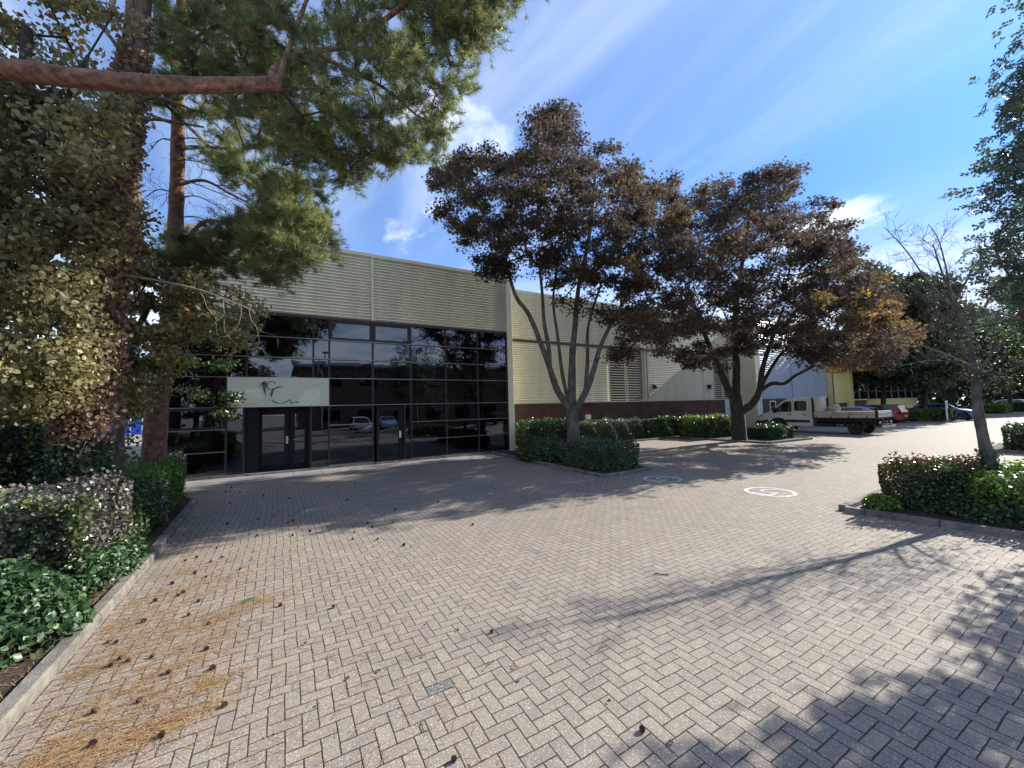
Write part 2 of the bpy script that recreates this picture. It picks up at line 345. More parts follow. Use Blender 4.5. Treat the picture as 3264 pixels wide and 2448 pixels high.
# leaves
L = {}
L['maple'] = leaf_mat('maple_leaf', [(0, (0.055, 0.046, 0.043)), (.35, (0.096, 0.075, 0.061)), (.6, (0.152, 0.116, 0.072)), (.78, (0.239, 0.167, 0.080)), (.9, (0.406, 0.239, 0.087)), (1, (0.551, 0.319, 0.102))], .65, .42, .12)
L['pine'] = leaf_mat('pine_needles', [(0, (0.084, 0.106, 0.050)), (.4, (0.174, 0.207, 0.090)), (.72, (0.291, 0.336, 0.146)), (.95, (0.470, 0.504, 0.246)), (1, (0.470, 0.280, 0.112))], .42, .42)
L['broad'] = leaf_mat('broad_leaf', [(0, (0.095, 0.073, 0.045)), (.25, (0.168, 0.157, 0.067)), (.45, (0.263, 0.246, 0.112)), (.62, (0.381, 0.336, 0.190)), (.78, (0.515, 0.448, 0.291)), (.92, (0.627, 0.448, 0.067)), (1, (0.700, 0.269, 0.056))], .42, .42, .35)
L['ivy'] = leaf_mat('ivy_leaf', [(0, (.022, .050, .024)), (.5, (.050, .105, .042)), (.85, (.095, .17, .06)), (1, (.20, .27, .10))], .42, .2, .45)
L['dryivy'] = leaf_mat('dry_ivy_leaf', [(0, (.14, .09, .065)), (.5, (.32, .21, .15)), (.85, (.46, .34, .24)), (1, (.20, .24, .09))], .55, .3)
L['hedge'] = leaf_mat('hedge_leaf', [(0, (.028, .045, .020)), (.5, (.055, .095, .030)), (.85, (.11, .17, .05)), (1, (.22, .28, .08))], .35, .25, .5)
L['bright'] = leaf_mat('bright_leaf', [(0, (.06, .11, .025)), (.5, (.13, .23, .05)), (1, (.26, .38, .08))], .4, .35)
L['red'] = leaf_mat('red_leaf', [(0, (.075, .032, .022)), (.5, (.16, .06, .04)), (.8, (.28, .11, .08)), (1, (.10, .13, .04))], .4, .25)
L['grey'] = leaf_mat('greyish_leaf', [(0, (.05, .045, .035)), (.4, (.11, .09, .08)), (.8, (.26, .23, .22)), (1, (.12, .16, .06))], .3, .15, .7)
L['far'] = leaf_mat('far_leaf', [(0, (0.033, 0.049, 0.033)), (.5, (0.075, 0.099, 0.049)), (.85, (0.161, 0.151, 0.067)), (1, (0.320, 0.226, 0.075))], .5, .25)
L['fargreen'] = leaf_mat('far_green_leaf', [(0, (.04, .07, .02)), (.5, (.10, .17, .03)), (1, (.26, .34, .05))], .5, .4)
L['rowan'] = leaf_mat('rowan_leaf', [(0, (.055, .075, .060)), (.5, (.10, .135, .095)), (.85, (.16, .21, .12)), (1, (.24, .28, .13))], .4, .35)
L['litter'] = leaf_mat('needle_litter', [(0, (.20, .11, .05)), (.5, (.38, .22, .09)), (1, (.52, .36, .18))], .8, .1)
L['deadleaf'] = leaf_mat('dead_leaf', [(0, (.05, .03, .02)), (.6, (.12, .07, .04)), (1, (.35, .16, .06))], .8, .1)

# ------------------------------------------------------------------ foliage machinery
rng = np.random.default_rng(7); random.seed(7)
def unit(a): return a/(np.linalg.norm(a, axis=-1, keepdims=True)+1e-9)
def rdir(n, r=None): return unit((r or rng).normal(size=(n, 3)))
def leaves(P, size, v, N=None, w=.42, fold=.25, jit=.35, droop=.0, rnd=False):
    """kite leaves at P; N = preferred normals; returns V, F, attr"""
    n = len(P)
    nr = rdir(n) if N is None else unit(N+rdir(n)*jit*2)
    a = rdir(n); a[:, 2] -= droop; t = unit(np.cross(nr, np.cross(a, nr))); s = np.cross(nr, t)
    L_ = (size*rng.uniform(.65, 1.25, n))[:, None] if not hasattr(size, '__len__') else np.asarray(size)[:, None]
    b = P-t*L_*.5
    if rnd:
        cv_ = rng.uniform(-.25, .35, (n, 1))
        q = [(0, 0), (.28, -.8), (.62, -.75), (1, 0), (.62, .75), (.28, .8)]
        V = np.stack([b+t*L_*a_+s*L_*w*c_+nr*L_*(abs(c_)*fold*w-cv_*(a_-.5)**2) for a_, c_ in q], 1).reshape(-1, 3); i = np.arange(n)*6
        F = np.stack([np.stack([i, i+1, i+2], 1), np.stack([i, i+2, i+3], 1), np.stack([i, i+3, i+4], 1), np.stack([i, i+4, i+5], 1)], 1).reshape(-1, 3)
        return V, F, np.repeat(v, 4)
    V = np.stack([b, b+t*L_*.5-s*L_*w+nr*L_*fold*w, b+t*L_, b+t*L_*.5+s*L_*w+nr*L_*fold*w], 1).reshape(-1, 3)
    i = np.arange(n)*4
    F = np.stack([np.stack([i, i+1, i+2], 1), np.stack([i, i+2, i+3], 1)], 1).reshape(-1, 3)
    return V, F, np.repeat(v, 2)
def star_leaves(P, size, v, droop=.0):
    """five-lobed maple-like leaves: fan of three narrow kites"""
    n = len(P); nr = rdir(n); nr[:, 2] = np.abs(nr[:, 2])+.3; nr = unit(nr)
    a = rdir(n); a[:, 2] -= droop; t = unit(np.cross(nr, np.cross(a, nr))); s = np.cross(nr, t)
    L_ = (size*rng.uniform(.65, 1.3, n))[:, None]
    vs = [P]; 
    for ang, ln in ((-75, .62), (-48, .34), (-38, .80), (-16, .42), (0, 1.0), (16, .42), (38, .80), (48, .34), (75, .62)):
        c, d = math.cos(R_(ang)), math.sin(R_(ang)); vs.append(P+(t*c+s*d)*L_*ln*.62-nr*L_*.10*ln)
    V = np.stack(vs, 1).reshape(-1, 3); i = np.arange(n)*10; F = np.stack([np.stack([i, i+k, i+k+1, ], 1) for k in range(1, 9)], 1).reshape(-1, 3)
    return V, F, np.repeat(v, 8)
def needles(P, D, v, k=24, ln=.11, wd=.0042, spread=.9):
    """tufts of k needles at P pointing round D"""
    n = len(P); Pn = np.repeat(P, k, 0); Dn = np.repeat(D, k, 0)
    d = unit(Dn*rng.uniform(.2, 1.2, (n*k, 1))+rdir(n*k)*spread)
    Pn = Pn-Dn*rng.uniform(0, .09, (n*k, 1))
    s = unit(np.cross(d, rdir(n*k)))*wd; l = (ln*rng.uniform(.6, 1.15, (n*k, 1)))
    V = np.stack([Pn-s, Pn+s, Pn+d*l], 1).reshape(-1, 3); F = np.arange(n*k*3).reshape(-1, 3)
    return V, F, np.repeat(v, k)+rng.normal(0, .05, n*k)
def join(parts):
    Vs, Fs, As = [], [], []; o = 0
    for V, F, A in parts: Vs.append(V); Fs.append(F+o); As.append(A); o += len(V)
    return np.concatenate(Vs), np.concatenate(Fs), np.clip(np.concatenate(As), 0, 1)
def in_poly(pts, poly):
    x, y = pts[:, 0], pts[:, 1]; r = np.zeros(len(pts), bool); n = len(poly)
    for i in range(n):
        x0, y0 = poly[i]; x1, y1 = poly[(i+1) % n]
        c = ((y0 > y) != (y1 > y)) & (x < (x1-x0)*(y-y0)/(y1-y0+1e-9)+x0); r ^= c
    return r
def edge_dist(pts, poly):
    d = np.full(len(pts), 1e9)
    for i in range(len(poly)):
        a = np.array(poly[i], float); b = np.array(poly[(i+1) % len(poly)], float); ab = b-a
        t = np.clip(((pts-a)@ab)/(ab@ab+1e-9), 0, 1); d = np.minimum(d, np.linalg.norm(pts-(a+t[:, None]*ab), axis=1))
    return d
def clumps_in(poly, depth, thick, n, inset=0.0, scale=1.4756):
    """clump centres inside an outline seen at a depth, spread through a rounded volume of half-thickness `thick`"""
    poly = [(a*scale, b*scale) for a, b in poly]; P = np.array(poly, float); lo, hi = P.min(0), P.max(0); out = []
    while len(out) < n:
        q = rng.uniform(lo, hi, (n*2, 2)); q = q[in_poly(q, poly)]; e = edge_dist(q, poly)
        k = e > inset; q = q[k]; e = e[k]; m_ = e.max() if len(e) else 1
        for (a, b), ee in zip(q, e):
            t = thick*math.sqrt(min(1, (ee+12)/max(60, m_*.8))); d = depth+rng.uniform(-1, 1)*t
            s = depth/d; out.append(at(1632+(a-1632), b, d)); 
            if len(out) >= n: break
    return np.array(out[:n])
def grow(mb, nodes, targets, r_tip=.012, rmax=.2, n=5, sag=.0, wig=.12):
    """connect every target to the nearest already-grown node; pipe-model radii"""
    nodes = [np.array(q, float) for q in nodes]; n0 = len(nodes); par = [-1]*n0
    T = np.array(targets); base = nodes[0]; order = np.argsort(np.linalg.norm(T-np.array(nodes).mean(0), axis=1))
    for ti in order:
        t = T[ti]; A = np.array(nodes); d = np.linalg.norm(A-t, axis=1)+.35*np.maximum(0, A[:, 2]-t[2])
        j = int(np.argmin(d)); nd = np.linalg.norm(nodes[j]-t); k = max(1, int(nd/.7)); p = j; a = nodes[j]
        for s_ in range(1, k+1):
            f = s_/k; q = a+(t-a)*f
            if s_ < k: q = q+rng.normal(size=3)*wig*nd*.25; q[2] += .10*nd*math.sin(math.pi*f)-sag*nd
            nodes.append(q); par.append(p); p = len(nodes)-1
    cnt = np.ones(len(nodes))
    for i in range(len(nodes)-1, n0-1, -1): cnt[par[i]] += cnt[i]*.9
    for i in range(n0, len(nodes)):
        r = min(rmax, r_tip*cnt[i]**.5); rp = min(rmax, r*1.15) if par[i] < n0 else min(rmax, r_tip*cnt[par[i]]**.5)
        mb.tube([nodes[par[i]], nodes[i]], [min(rp, r*1.6), r], n=n, cap=False)
    return nodes
def smoothline(pts, k=5):
    P = [np.array(p, float) for p in pts]; out = []
    for i in range(len(P)-1):
        p0, p1, p2, p3 = P[max(i-1, 0)], P[i], P[i+1], P[min(i+2, len(P)-1)]
        for s in range(k):
            t = s/k; out.append(.5*((2*p1)+(-p0+p2)*t+(2*p0-5*p1+4*p2-p3)*t*t+(-p0+3*p1-3*p2+p3)*t**3))
    out.append(P[-1]); return out
def limb(mb, pts, r0, r1, n=10, k=5, rough=.05, flare=0):
    q = smoothline(pts, k); m_ = len(q); rad = []
    for i in range(m_):
        f = i/(m_-1); r = r0+(r1-r0)*f; r *= 1+random.uniform(-rough, rough)
        if flare: r *= 1+flare*math.exp(-f*12)
        rad.append(r)
    mb.tube(q, rad, n=n); return q
def twigs(mb, start, d, ln, r, depth, nbr=3, spread=.7, up=.1, n=4):
    if depth == 0 or ln < .06: return
    p = np.array(start, float); pts = [p]; dd = unit(np.array(d, float))
    for i in range(3):
        dd = unit(dd+rng.normal(size=3)*.22+np.array([0, 0, up*.3])); p = p+dd*ln/3; pts.append(p)
    mb.tube(pts, [r, r*.85, r*.7, r*.5], n=n, cap=False)
    for i in range(nbr):
        q = pts[rng.integers(1, 4)]; twigs(mb, q, unit(dd+rng.normal(size=3)*spread), ln*rng.uniform(.45, .75), r*.6, depth-1, nbr, spread, up, n)

# ------------------------------------------------------------------ ground, kerbs, beds
mb = MB(); mb.add([(-400, -400, 0), (600, -400, 0), (600, 600, 0), (-400, 600, 0)], [(0, 1, 2, 3)])
tag(mb.build('ground', M['paving']), kind='structure')
mb = MB()
x = -3.2
while x < 9.7:
    mb.box((x+.006, 15.62, .002), (min(x+.9, 9.72)-.006, 16.33, .012+random.uniform(0, .003))); mb.box((x+.006, 14.9, .002), (min(x+.9, 9.72)-.006, 15.608, .012+random.uniform(0, .003))); x += .9
tag(mb.build('pavement', M['slab']), kind='structure')
def kerb_line(pts, name='kerb', w_=.125, h=.10, seg=.915):
    mb = MB()
    for a, b in zip(pts[:-1], pts[1:]):
        a = np.array(a, float); b = np.array(b, float); L_ = np.linalg.norm(b-a); t = (b-a)/L_; s = np.array([-t[1], t[0]]); q = 0
        while q < L_-.02:
            e = min(L_, q+seg); p0 = a+t*(q+.004); p1 = a+t*(e-.004); hh = h+random.uniform(-.004, .004); j = s*random.uniform(-.004, .004); c = .02
            o0 = p0+j; o1 = p1+j; sg = 1
            vs = []
            for p in (o0, o1):
                for off, z in ((0, -.05), (0, hh-c), (c, hh), (w_-c*.3, hh), (w_, hh-.01), (w_, -.05)): vs.append((p[0]+s[0]*off, p[1]+s[1]*off, z))
            mb.add(vs, [tuple(range(5, -1, -1)), tuple(range(6, 12))]+[(i, (i+1) % 6, (i+1) % 6+6, i+6) for i in range(6)]); q = e
    return tag(mb.build(name, M['kerb']), kind='structure')
def bed(poly, name, z=.07):
    mb = MB(); mb.prism(poly, 'z', -.05, z); return tag(mb.build(name, M['soil']), kind='structure')
kerb_line([(-1.56, 1.2), (-1.58, 8.0), (-1.72, 12.3), (-2.6, 14.6)])
bed([(-1.66, 1.2), (-1.68, 8.0), (-1.82, 12.3), (-2.75, 14.7), (-4.2, 16.2), (-5.5, 25), (-14, 25), (-14, 1.2)], 'left_bed')
kerb_line([(10.1, 8.72), (8.0, 8.58), (8.35, 16.3)][::-1])
bed([(8.15, 8.75), (10.0, 8.86), (10.1, 15.6), (10.1, 16.1), (9.75, 17.95), (8.5, 16.2)], 'middle_bed')
kerb_line([(30.4, 16.15), (24.3, 16.15), (24.3, 10.3), (20.7, 10.55), (20.7, 16.0), (10.2, 16.0), (10.05, 8.72)])
bed([(10.2, 16.12), (20.5, 16.12), (20.82, 10.68), (24.2, 10.45), (24.2, 16.28), (30.4, 16.28), (30.4, 17.95), (10.2, 17.95)], 'wall_bed', z=.065)
kerb_line([(15.2, -6.0), (10.3, -6.0), (9.1, 3.35), (15.2, 3.6)][1:3]); kerb_line([(9.1, 3.35), (14.6, 3.55), (15.6, -6)])
bed([(9.24, 3.22), (14.5, 3.42), (15.45, -6), (10.4, -6)], 'right_bed')
kerb_line([(26.5, 4.35), (22.6, 4.1), (22.6, -8)][::-1]); bed([(22.75, 3.98), (26.4, 4.2), (27, -8), (22.75, -8)], 'far_right_bed')
kerb_line([(48.6, 16), (48.6, 9.5), (45.9, 9.5), (45.9, 16)]); bed([(46.05, 9.62), (48.45, 9.62), (48.45, 16), (46.05, 16)], 'car_park_bed')
kerb_line([(57.6, 16), (57.6, 9.6), (53.8, 9.6), (53.8, 16)]); bed([(53.95, 9.72), (57.45, 9.72), (57.45, 16), (53.95, 16)], 'outer_bed')

# ------------------------------------------------------------------ buildings
def cladding(name, x0, x1, z0, z1, y, mt, parent, pitch=.12, dep=.055, side=None):
    """horizontal trapezoid ribs; side='x' puts the sheet on plane X=y running in Y"""
    mb = MB(); k = int(round((z1-z0)/pitch)); pitch = (z1-z0)/k; pr = []
    for i in range(k):
        z = z0+i*pitch; pr += [(z, 0), (z+.42*pitch, 0), (z+.49*pitch, -dep), (z+.53*pitch, -dep)]
    pr.append((z1, 0)); n_ = len(pr)
    if side == 'x': vs = [(y+d, x0, z) for z, d in pr]+[(y+d, x1, z) for z, d in pr]
    else: vs = [(x0, y+d, z) for z, d in pr]+[(x1, y+d, z) for z, d in pr]
    mb.add(vs, [(i, i+n_, i+n_+1, i+1) for i in range(n_-1)]); return mb.build(name, mt, parent)

MX = [-3.16, -1.58, -1.03, 1.04, 1.58, 3.17, 4.70, 6.25, 7.79, 9.30]
RZ = [.10, .87, 1.61, 2.35, 3.38, 4.11, 4.85, 5.63]
FY = 16.4
def glazing(root, MX, RZ, FY, cells, vbars, hbars, mt_b=None):
    fr = MB()
    for x, z0, z1 in vbars: fr.box((x-.032, FY-.045, z0), (x+.032, FY+.05, z1))
    for z, x0, x1 in hbars: fr.box((x0, FY-.043, z-.024), (x1, FY+.048, z+.024))
    fro = fr.build('window_frame', M['mull'], root)
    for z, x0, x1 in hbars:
        q = MB(); q.box((x0, FY-.052, z-.004), (x1, FY-.044, z+.012)); q.build('transom_glint', M['alloy'], fro)  # pale strip added along each transom to imitate the sun glint on its edge
    for (x0, x1, z0, z1) in cells:
        g = MB(); t = [random.uniform(-.002, .002) for _ in range(4)]
        g.add([(x0, FY+t[0], z0), (x1, FY+t[1], z0), (x1, FY+t[2], z1), (x0, FY+t[3], z1)], [(0, 1, 2, 3)])
        g.build('window_pane', M['glass'], root)

def glass_unit():
    root = empty('industrial_unit', (3.1, 16.4, 0)); root.location = (0, 0, 0)
    tag(root, 'glass fronted industrial unit with dark tinted panes under cream ribbed cladding', 'building')
    # shell
    s = MB(); s.box((-3.28, FY+.30, 5.7), (9.62, FY+.36, 8.38)); s.box((-3.28, FY+.12, .0), (-3.20, 40, 8.38)); s.box((-3.2, FY+.1, 8.36), (9.6, 40, 8.42)); s.box((9.56, FY+.12, 0), (9.62, 40, 8.36)); s.box((-3.2, 39.9, 0), (9.56, 40, 8.36))
    s.build('wall', M['clad'], root)
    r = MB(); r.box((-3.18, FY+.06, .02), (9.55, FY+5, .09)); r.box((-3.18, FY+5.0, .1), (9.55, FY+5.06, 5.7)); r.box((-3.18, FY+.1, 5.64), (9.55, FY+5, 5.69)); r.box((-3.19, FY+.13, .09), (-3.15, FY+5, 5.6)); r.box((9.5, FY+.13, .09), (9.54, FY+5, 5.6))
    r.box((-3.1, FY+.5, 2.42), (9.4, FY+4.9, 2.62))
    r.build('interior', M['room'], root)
    for x0, x1, z0, z1 in ((2.56, 3.08, .12, 2.33), (2.56, 3.08, 3.42, 5.6), (-3.1, -2.55, .12, 2.3), (3.25, 3.4, 3.4, 4.1)): MB().box((x0, FY+.28, z0), (x1, FY+.30, z1)).build('blind', M['blind'], root)
    for x0, x1 in ((-3.2, 3.13), (3.21, 9.33)): cladding('cladding_panel', x0, x1, 5.74, 8.36, FY, M['clad'], root)
    t = MB(); t.box((3.125, FY-.055, 5.72), (3.215, FY+.02, 8.36)); t.box((-3.30, FY-.06, 8.34), (9.64, FY+.1, 8.47)); t.box((-3.30, FY-.05, 0.08), (-3.20, FY+.1, 8.34))
    t.build('trim', M['trim'], root)
    p = MB(); p.box((9.36, FY-.075, .05), (9.66, FY+.1, 8.345)); p.box((9.625, FY+.1, .05), (9.66, 18.0, 8.345)); p.box((9.33, FY-.085, .02), (9.70, FY+.02, .10)); p.box((9.335, FY-.05, 5.72), (9.36, FY+.02, 8.34))
    p.build('corner_trim', M['trim'], root, bevel=.012)
    bd = MB(); bd.box((-3.2, FY-.06, 5.63), (9.34, FY+.08, 5.735)); bd.build('fascia_band', M['band'], root)
    for x0, x1 in ((-3.2, -.95), (.92, 3.24), (3.26, 4.46), (4.48, 9.34)): MB().box((x0, FY-.09, .0), (x1, FY+.04, .085)).build('plinth', M['kerb'], root)
    # grid
    cells, vb, hb = [], [], []
    g = .03
    up = [(-3.16, -1.58), (-1.58, -1.03), (-1.03, 1.04), (1.04, 1.58), (1.58, 3.17), (3.17, 4.70), (4.70, 6.25), (6.25, 7.79), (7.79, 9.33)]
    for a, b_ in up:
        for z0, z1 in ((3.38, 4.11), (4.11, 4.85), (4.85, 5.63)): cells.append((a+g, b_-g, z0+.02, z1-.02))
    for a, b_ in ((1.58, 3.17), (3.17, 4.70), (4.70, 6.25), (6.25, 7.79), (7.79, 9.33), (-3.16, -1.58)): cells.append((a+g, b_-g, 2.37, 3.36))
    for a, b_ in ((1.58, 3.17), (4.70, 6.25), (6.25, 7.79), (7.79, 9.33)):
        for z0, z1 in ((.10, .87), (.87, 1.61), (1.61, 2.35)): cells.append((a+g, b_-g, z0+.02, z1-.02))
    for z0, z1 in ((.10, .87), (.87, 1.61), (1.61, 2.35)): cells.append((-3.16+g, -1.58-g, z0+.02, z1-.02))
    cells += [(-1.55, -1.12, .12, 2.33), (1.0, 1.55, .12, 2.33), (4.44, 4.67, .12, 2.33)]
    for x in (-3.16, -1.58, 1.58, 3.17, 4.70, 6.25, 7.79, 9.33): vb.append((x, .09, 5.63))
    vb += [(-1.03, 3.38, 5.63), (1.04, 3.38, 5.63), (-1.09, .09, 2.35), (.97, .09, 2.35), (4.42, .09, 2.35)]
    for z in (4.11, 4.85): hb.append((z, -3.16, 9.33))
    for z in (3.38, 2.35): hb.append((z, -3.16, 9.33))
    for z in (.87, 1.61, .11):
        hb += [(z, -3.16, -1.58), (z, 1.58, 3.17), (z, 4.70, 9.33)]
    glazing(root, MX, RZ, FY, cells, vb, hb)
    # opening lights
    for a, b_ in ((1.58, 3.17), (3.17, 4.70)):
        f = MB(); x0, x1, z0, z1 = a+.035, b_-.035, 4.88, 5.61; w_ = .075
        f.box((x0, FY-.06, z0), (x1, FY-.003, z0+w_)); f.box((x0, FY-.06, z1-w_), (x1, FY-.003, z1)); f.box((x0, FY-.058, z0+w_), (x0+w_, FY-.003, z1-w_)); f.box((x1-w_, FY-.058, z0+w_), (x1, FY-.003, z1-w_))
        f.build('opening_frame', M['mull'], root)
    f = MB(); x0, x1, z0, z1 = -3.12, -1.62, 1.64, 2.32; w_ = .07
    f.box((x0, FY-.06, z0), (x1, FY-.003, z0+w_)); f.box((x0, FY-.06, z1-w_), (x1, FY-.003, z1)); f.box((x0, FY-.058, z0+w_), (x0+w_, FY-.003, z1-w_)); f.box((x1-w_, FY-.058, z0+w_), (x1, FY-.003, z1-w_))
    f.build('opening_frame', M['mull'], root)
    # recessed double entrance
    def door(x0, x1, y, z0, z1, hx, wl, wr):
        d = MB(); d.box((x0, y-.03, z0), (x0+wl, y+.03, z1)); d.box((x1-wr, y-.03, z0), (x1, y+.03, z1)); d.box((x0+wl, y-.029, z1-.16), (x1-wr, y+.029, z1)); d.box((x0+wl, y-.029, z0), (x1-wr, y+.029, z0+.18))
        o = d.build('door', M['doorf'], root)
        gl = MB(); gl.add([(x0+wl, y+.004, z0+.18), (x1-wr, y+.004, z0+.18), (x1-wr, y+.001, z1-.16), (x0+wl, y+.001, z1-.16)], [(0, 1, 2, 3)]); gl.build('door_pane', M['glass'], o)
        if wr != .10 or wl == .10: h = MB(); h.box((hx-.035, y-.055, 1.0), (hx+.035, y-.031, 1.27)); h.build('handle_plate', M['white'], o)
        h = MB(); h.tube([(hx, y-.055, 1.14), (hx, y-.10, 1.14), (hx+.09, y-.10, 1.14)], .010, 6); h.build('handle', M['alloy'], o)
    RY = FY+.42
    door(-.66, .28, RY, .10, 2.22, .21, .10, .16); door(.30, .88, RY, .10, 2.22, .40, .16, .10)
    j = MB(); j.box((-1.06, FY+.05, .09), (-.66, RY+.03, 2.34)); j.box((.88, FY+.05, .09), (.94, RY+.03, 2.34)); j.box((-.66, RY-.03, 2.22), (.88, RY+.03, 2.34)); j.box((-.66, FY+.06, 2.30), (.88, RY-.04, 2.34)); j.build('door_frame', M['doorf'], root)
    st = MB(); st.box((-.93, FY-.12, .0), (.91, RY-.04, .075)); st.build('door_step', M['slab'], root)
    door(3.30, 4.36, FY-.005, .08, 2.28, 4.22, .09, .20)
    return root
glass_unit()

sg = MB(); sg.box((-1.56, FY-.10, 2.345), (1.56, FY-.05, 3.37))
sgo = sg.build('shop_sign', M['signb']); tag(sgo, 'blank cream sign board with worn grey emblem above the double entrance', 'sign')
def stroke(pts, w_, y, th=.004, k=6):
    """flat brush stroke in an XZ plane, widths along the path"""
    q = smoothline([(a, 0, b) for a, b in pts], k); mb = MB(); n_ = len(q); W_ = np.interp(np.linspace(0, 1, n_), np.linspace(0, 1, len(w_)), w_); Lp, Rp = [], []
    for i in range(n_):
        t = q[min(i+1, n_-1)]-q[max(i-1, 0)]; t /= np.linalg.norm(t); s = np.array([-t[2], 0, t[0]]); Lp.append(q[i]+s*W_[i]/2); Rp.append(q[i]-s*W_[i]/2)
    vs = [(a[0], y, a[2]) for a in Lp]+[(a[0], y, a[2]) for a in Rp]; mb.add(vs, [(i, i+1, n_+i+1, n_+i) for i in range(n_-1)]); return mb
em = MB()
for pts, ww in (([(-.58, 3.09), (-.56, 3.17), (-.50, 3.21), (-.42, 3.24)], [.02, .07, .06, .01]), ([(-.49, 3.2), (-.50, 3.05), (-.485, 2.9), (-.455, 2.74)], [.11, .10, .06, .02]),
                ([(-.19, 3.14), (-.20, 3.21), (-.29, 3.24), (-.39, 3.19), (-.425, 3.09), (-.38, 2.99), (-.29, 2.955), (-.22, 2.99)], [.03, .03, .025, .03, .06, .035, .03, .02]),
                ([(.08, 3.05), (-.05, 3.05), (-.18, 2.99), (-.25, 2.9), (-.28, 2.8), (-.285, 2.68)], [.01, .045, .05, .05, .08, .01]),
                ([(-.29, 2.58), (-.20, 2.52), (-.10, 2.48), (-.02, 2.455), (.10, 2.48), (.20, 2.535), (.28, 2.60)], [.01, .05, .04, .015, .03, .035, .02]),
                ([(.27, 2.6), (.31, 2.50), (.38, 2.465), (.46, 2.50), (.50, 2.53)], [.02, .045, .03, .02, .02]), ([(.49, 2.51), (.54, 2.49), (.61, 2.465)], [.06, .04, .01])):
    mm_ = stroke(pts, ww, FY-.1035); em.add(mm_.v, mm_.f)
em.build('emblem', M['logo'], sgo)
fp = MB(); fp.add([(-1.5, FY-.1015, 2.40), (-.75, FY-.1015, 2.5), (-.35, FY-.1015, 2.78), (-.55, FY-.1015, 2.98), (-1.42, FY-.1015, 2.98)], [(0, 1, 2, 3, 4)])
fp.build('faded_patch', M['signb2'], sgo); fp = MB(); fp.add([(.33, FY-.1015, 2.39), (1.26, FY-.1015, 2.39), (1.27, FY-.1015, 2.90), (1.22, FY-.1015, 2.98), (.83, FY-.1015, 2.97), (.62, FY-.1015, 2.7)], [(0, 1, 2, 3, 4, 5)])
fp.build('faded_patch', M['signb2'], sgo)
# -------- long warehouse wall, plane Y=18
WY = 18.0
root = empty('warehouse'); tag(root, 'long cream ribbed warehouse wall on a dark brick base behind the maples', 'building')
s = MB(); s.box((9.70, WY+.1, .0), (30.9, WY+.3, 8.38)); s.box((9.7, WY+.3, 8.32), (30.9, 40, 8.38)); s.build('wall', M['clad'], root)
b = MB(); b.box((9.70, WY+.02, 0), (30.9, WY+.099, 2.28)); b.build('brick_base', M['brick'], root)
for x0, x1 in ((9.7, 15.1), (15.2, 20.95), (21.05, 26.9), (27.0, 30.85)): cladding('cladding_panel', x0, x1, 5.76, 8.36, WY, M['clad'], root)
for x0, x1 in ((9.7, 15.1), (15.2, 17.45), (21.05, 26.9), (27.0, 28.1), (30.3, 30.85)): cladding('cladding_panel', x0, x1, 2.32, 5.64, WY, M['clad'], root)
for xs in ((17.5, 18.92), (19.02, 20.5), (28.15, 29.2), (29.28, 30.25)):
    lv = MB(); z = 2.42
    lv.box((xs[0], WY+.05, 2.36), (xs[1], WY+.09, 5.60), 1)
    lv.box((xs[0], WY-.03, 2.34), (xs[0]+.05, WY+.048, 5.62)); lv.box((xs[1]-.05, WY-.03, 2.34), (xs[1], WY+.048, 5.62))
    while z < 5.5:
        lv.add([(xs[0]+.05, WY-.035, z), (xs[1]-.05, WY-.035, z), (xs[1]-.05, WY+.04, z+.05), (xs[0]+.05, WY+.04, z+.05), (xs[0]+.05, WY-.03, z-.012), (xs[1]-.05, WY-.03, z-.012), (xs[1]-.05, WY+.045, z+.038), (xs[0]+.05, WY+.045, z+.038)], [(0, 1, 2, 3), (7, 6, 5, 4), (0, 4, 5, 1)]); z += .158
    lv.build('louvre', [M['trim'], M['band']], root)
t = MB(); t.box((9.67, WY-.05, 8.35), (30.9, WY+.2, 8.47)); t.box((9.70, WY-.045, 2.28), (30.9, WY+.05, 2.325))
for x in (15.15, 21.0, 26.95, 20.75): t.box((x-.04, WY-.05, 2.33), (x+.04, WY+.02, 5.63)); t.box((x-.04, WY-.05, 5.77), (x+.04, WY+.02, 8.35))
t.build('trim', M['trim'], root)
b = MB(); b.box((9.70, WY-.06, 5.64), (30.88, WY+.05, 5.755)); b.build('fascia_band', M['band'], root)
for x in (21.55, 27.5):
    q = MB(); q.prism([(WY-.05, 3.42), (WY-.30, 3.32), (WY-.30, 3.20), (WY-.05, 3.10)], 'x', x-.16, x+.16); o = q.build('wall_lamp', M['black']); o.location = (0, 0, 0)
    q = MB(); q.box((x-.12, WY-.315, 3.20), (x+.12, WY-.302, 3.31)); q.build('lens', M['alloy'], o)
    tag(o, 'black bulkhead lamp on the cream wall '+('just right of the louvres' if x < 25 else 'behind the second maple'), 'lamp')
q = MB(); q.box((15.47, WY-.10, 1.22), (15.83, WY-.0, 1.55)); q.box((15.53, WY-.115, 1.28), (15.77, WY-.101, 1.36)); o = q.build('meter_box', M['white'], bevel=.01); tag(o, 'small white meter box on the brick base behind the multi-stemmed maple', 'meter box')
q = MB(); q.box((29.35, WY-.08, 1.0), (30.15, WY-.02, 2.30)); o = q.build('notice_board', M['white']); tag(o, 'white notice board with pale blue text on the brick base near the van', 'notice board')
q = MB()
for k in range(4): q.box((29.5, WY-.086, 1.45+k*.06), (29.95-.06*(k % 2), WY-.081, 1.475+k*.06))
q.build('notice_text', M['cpale'], o)
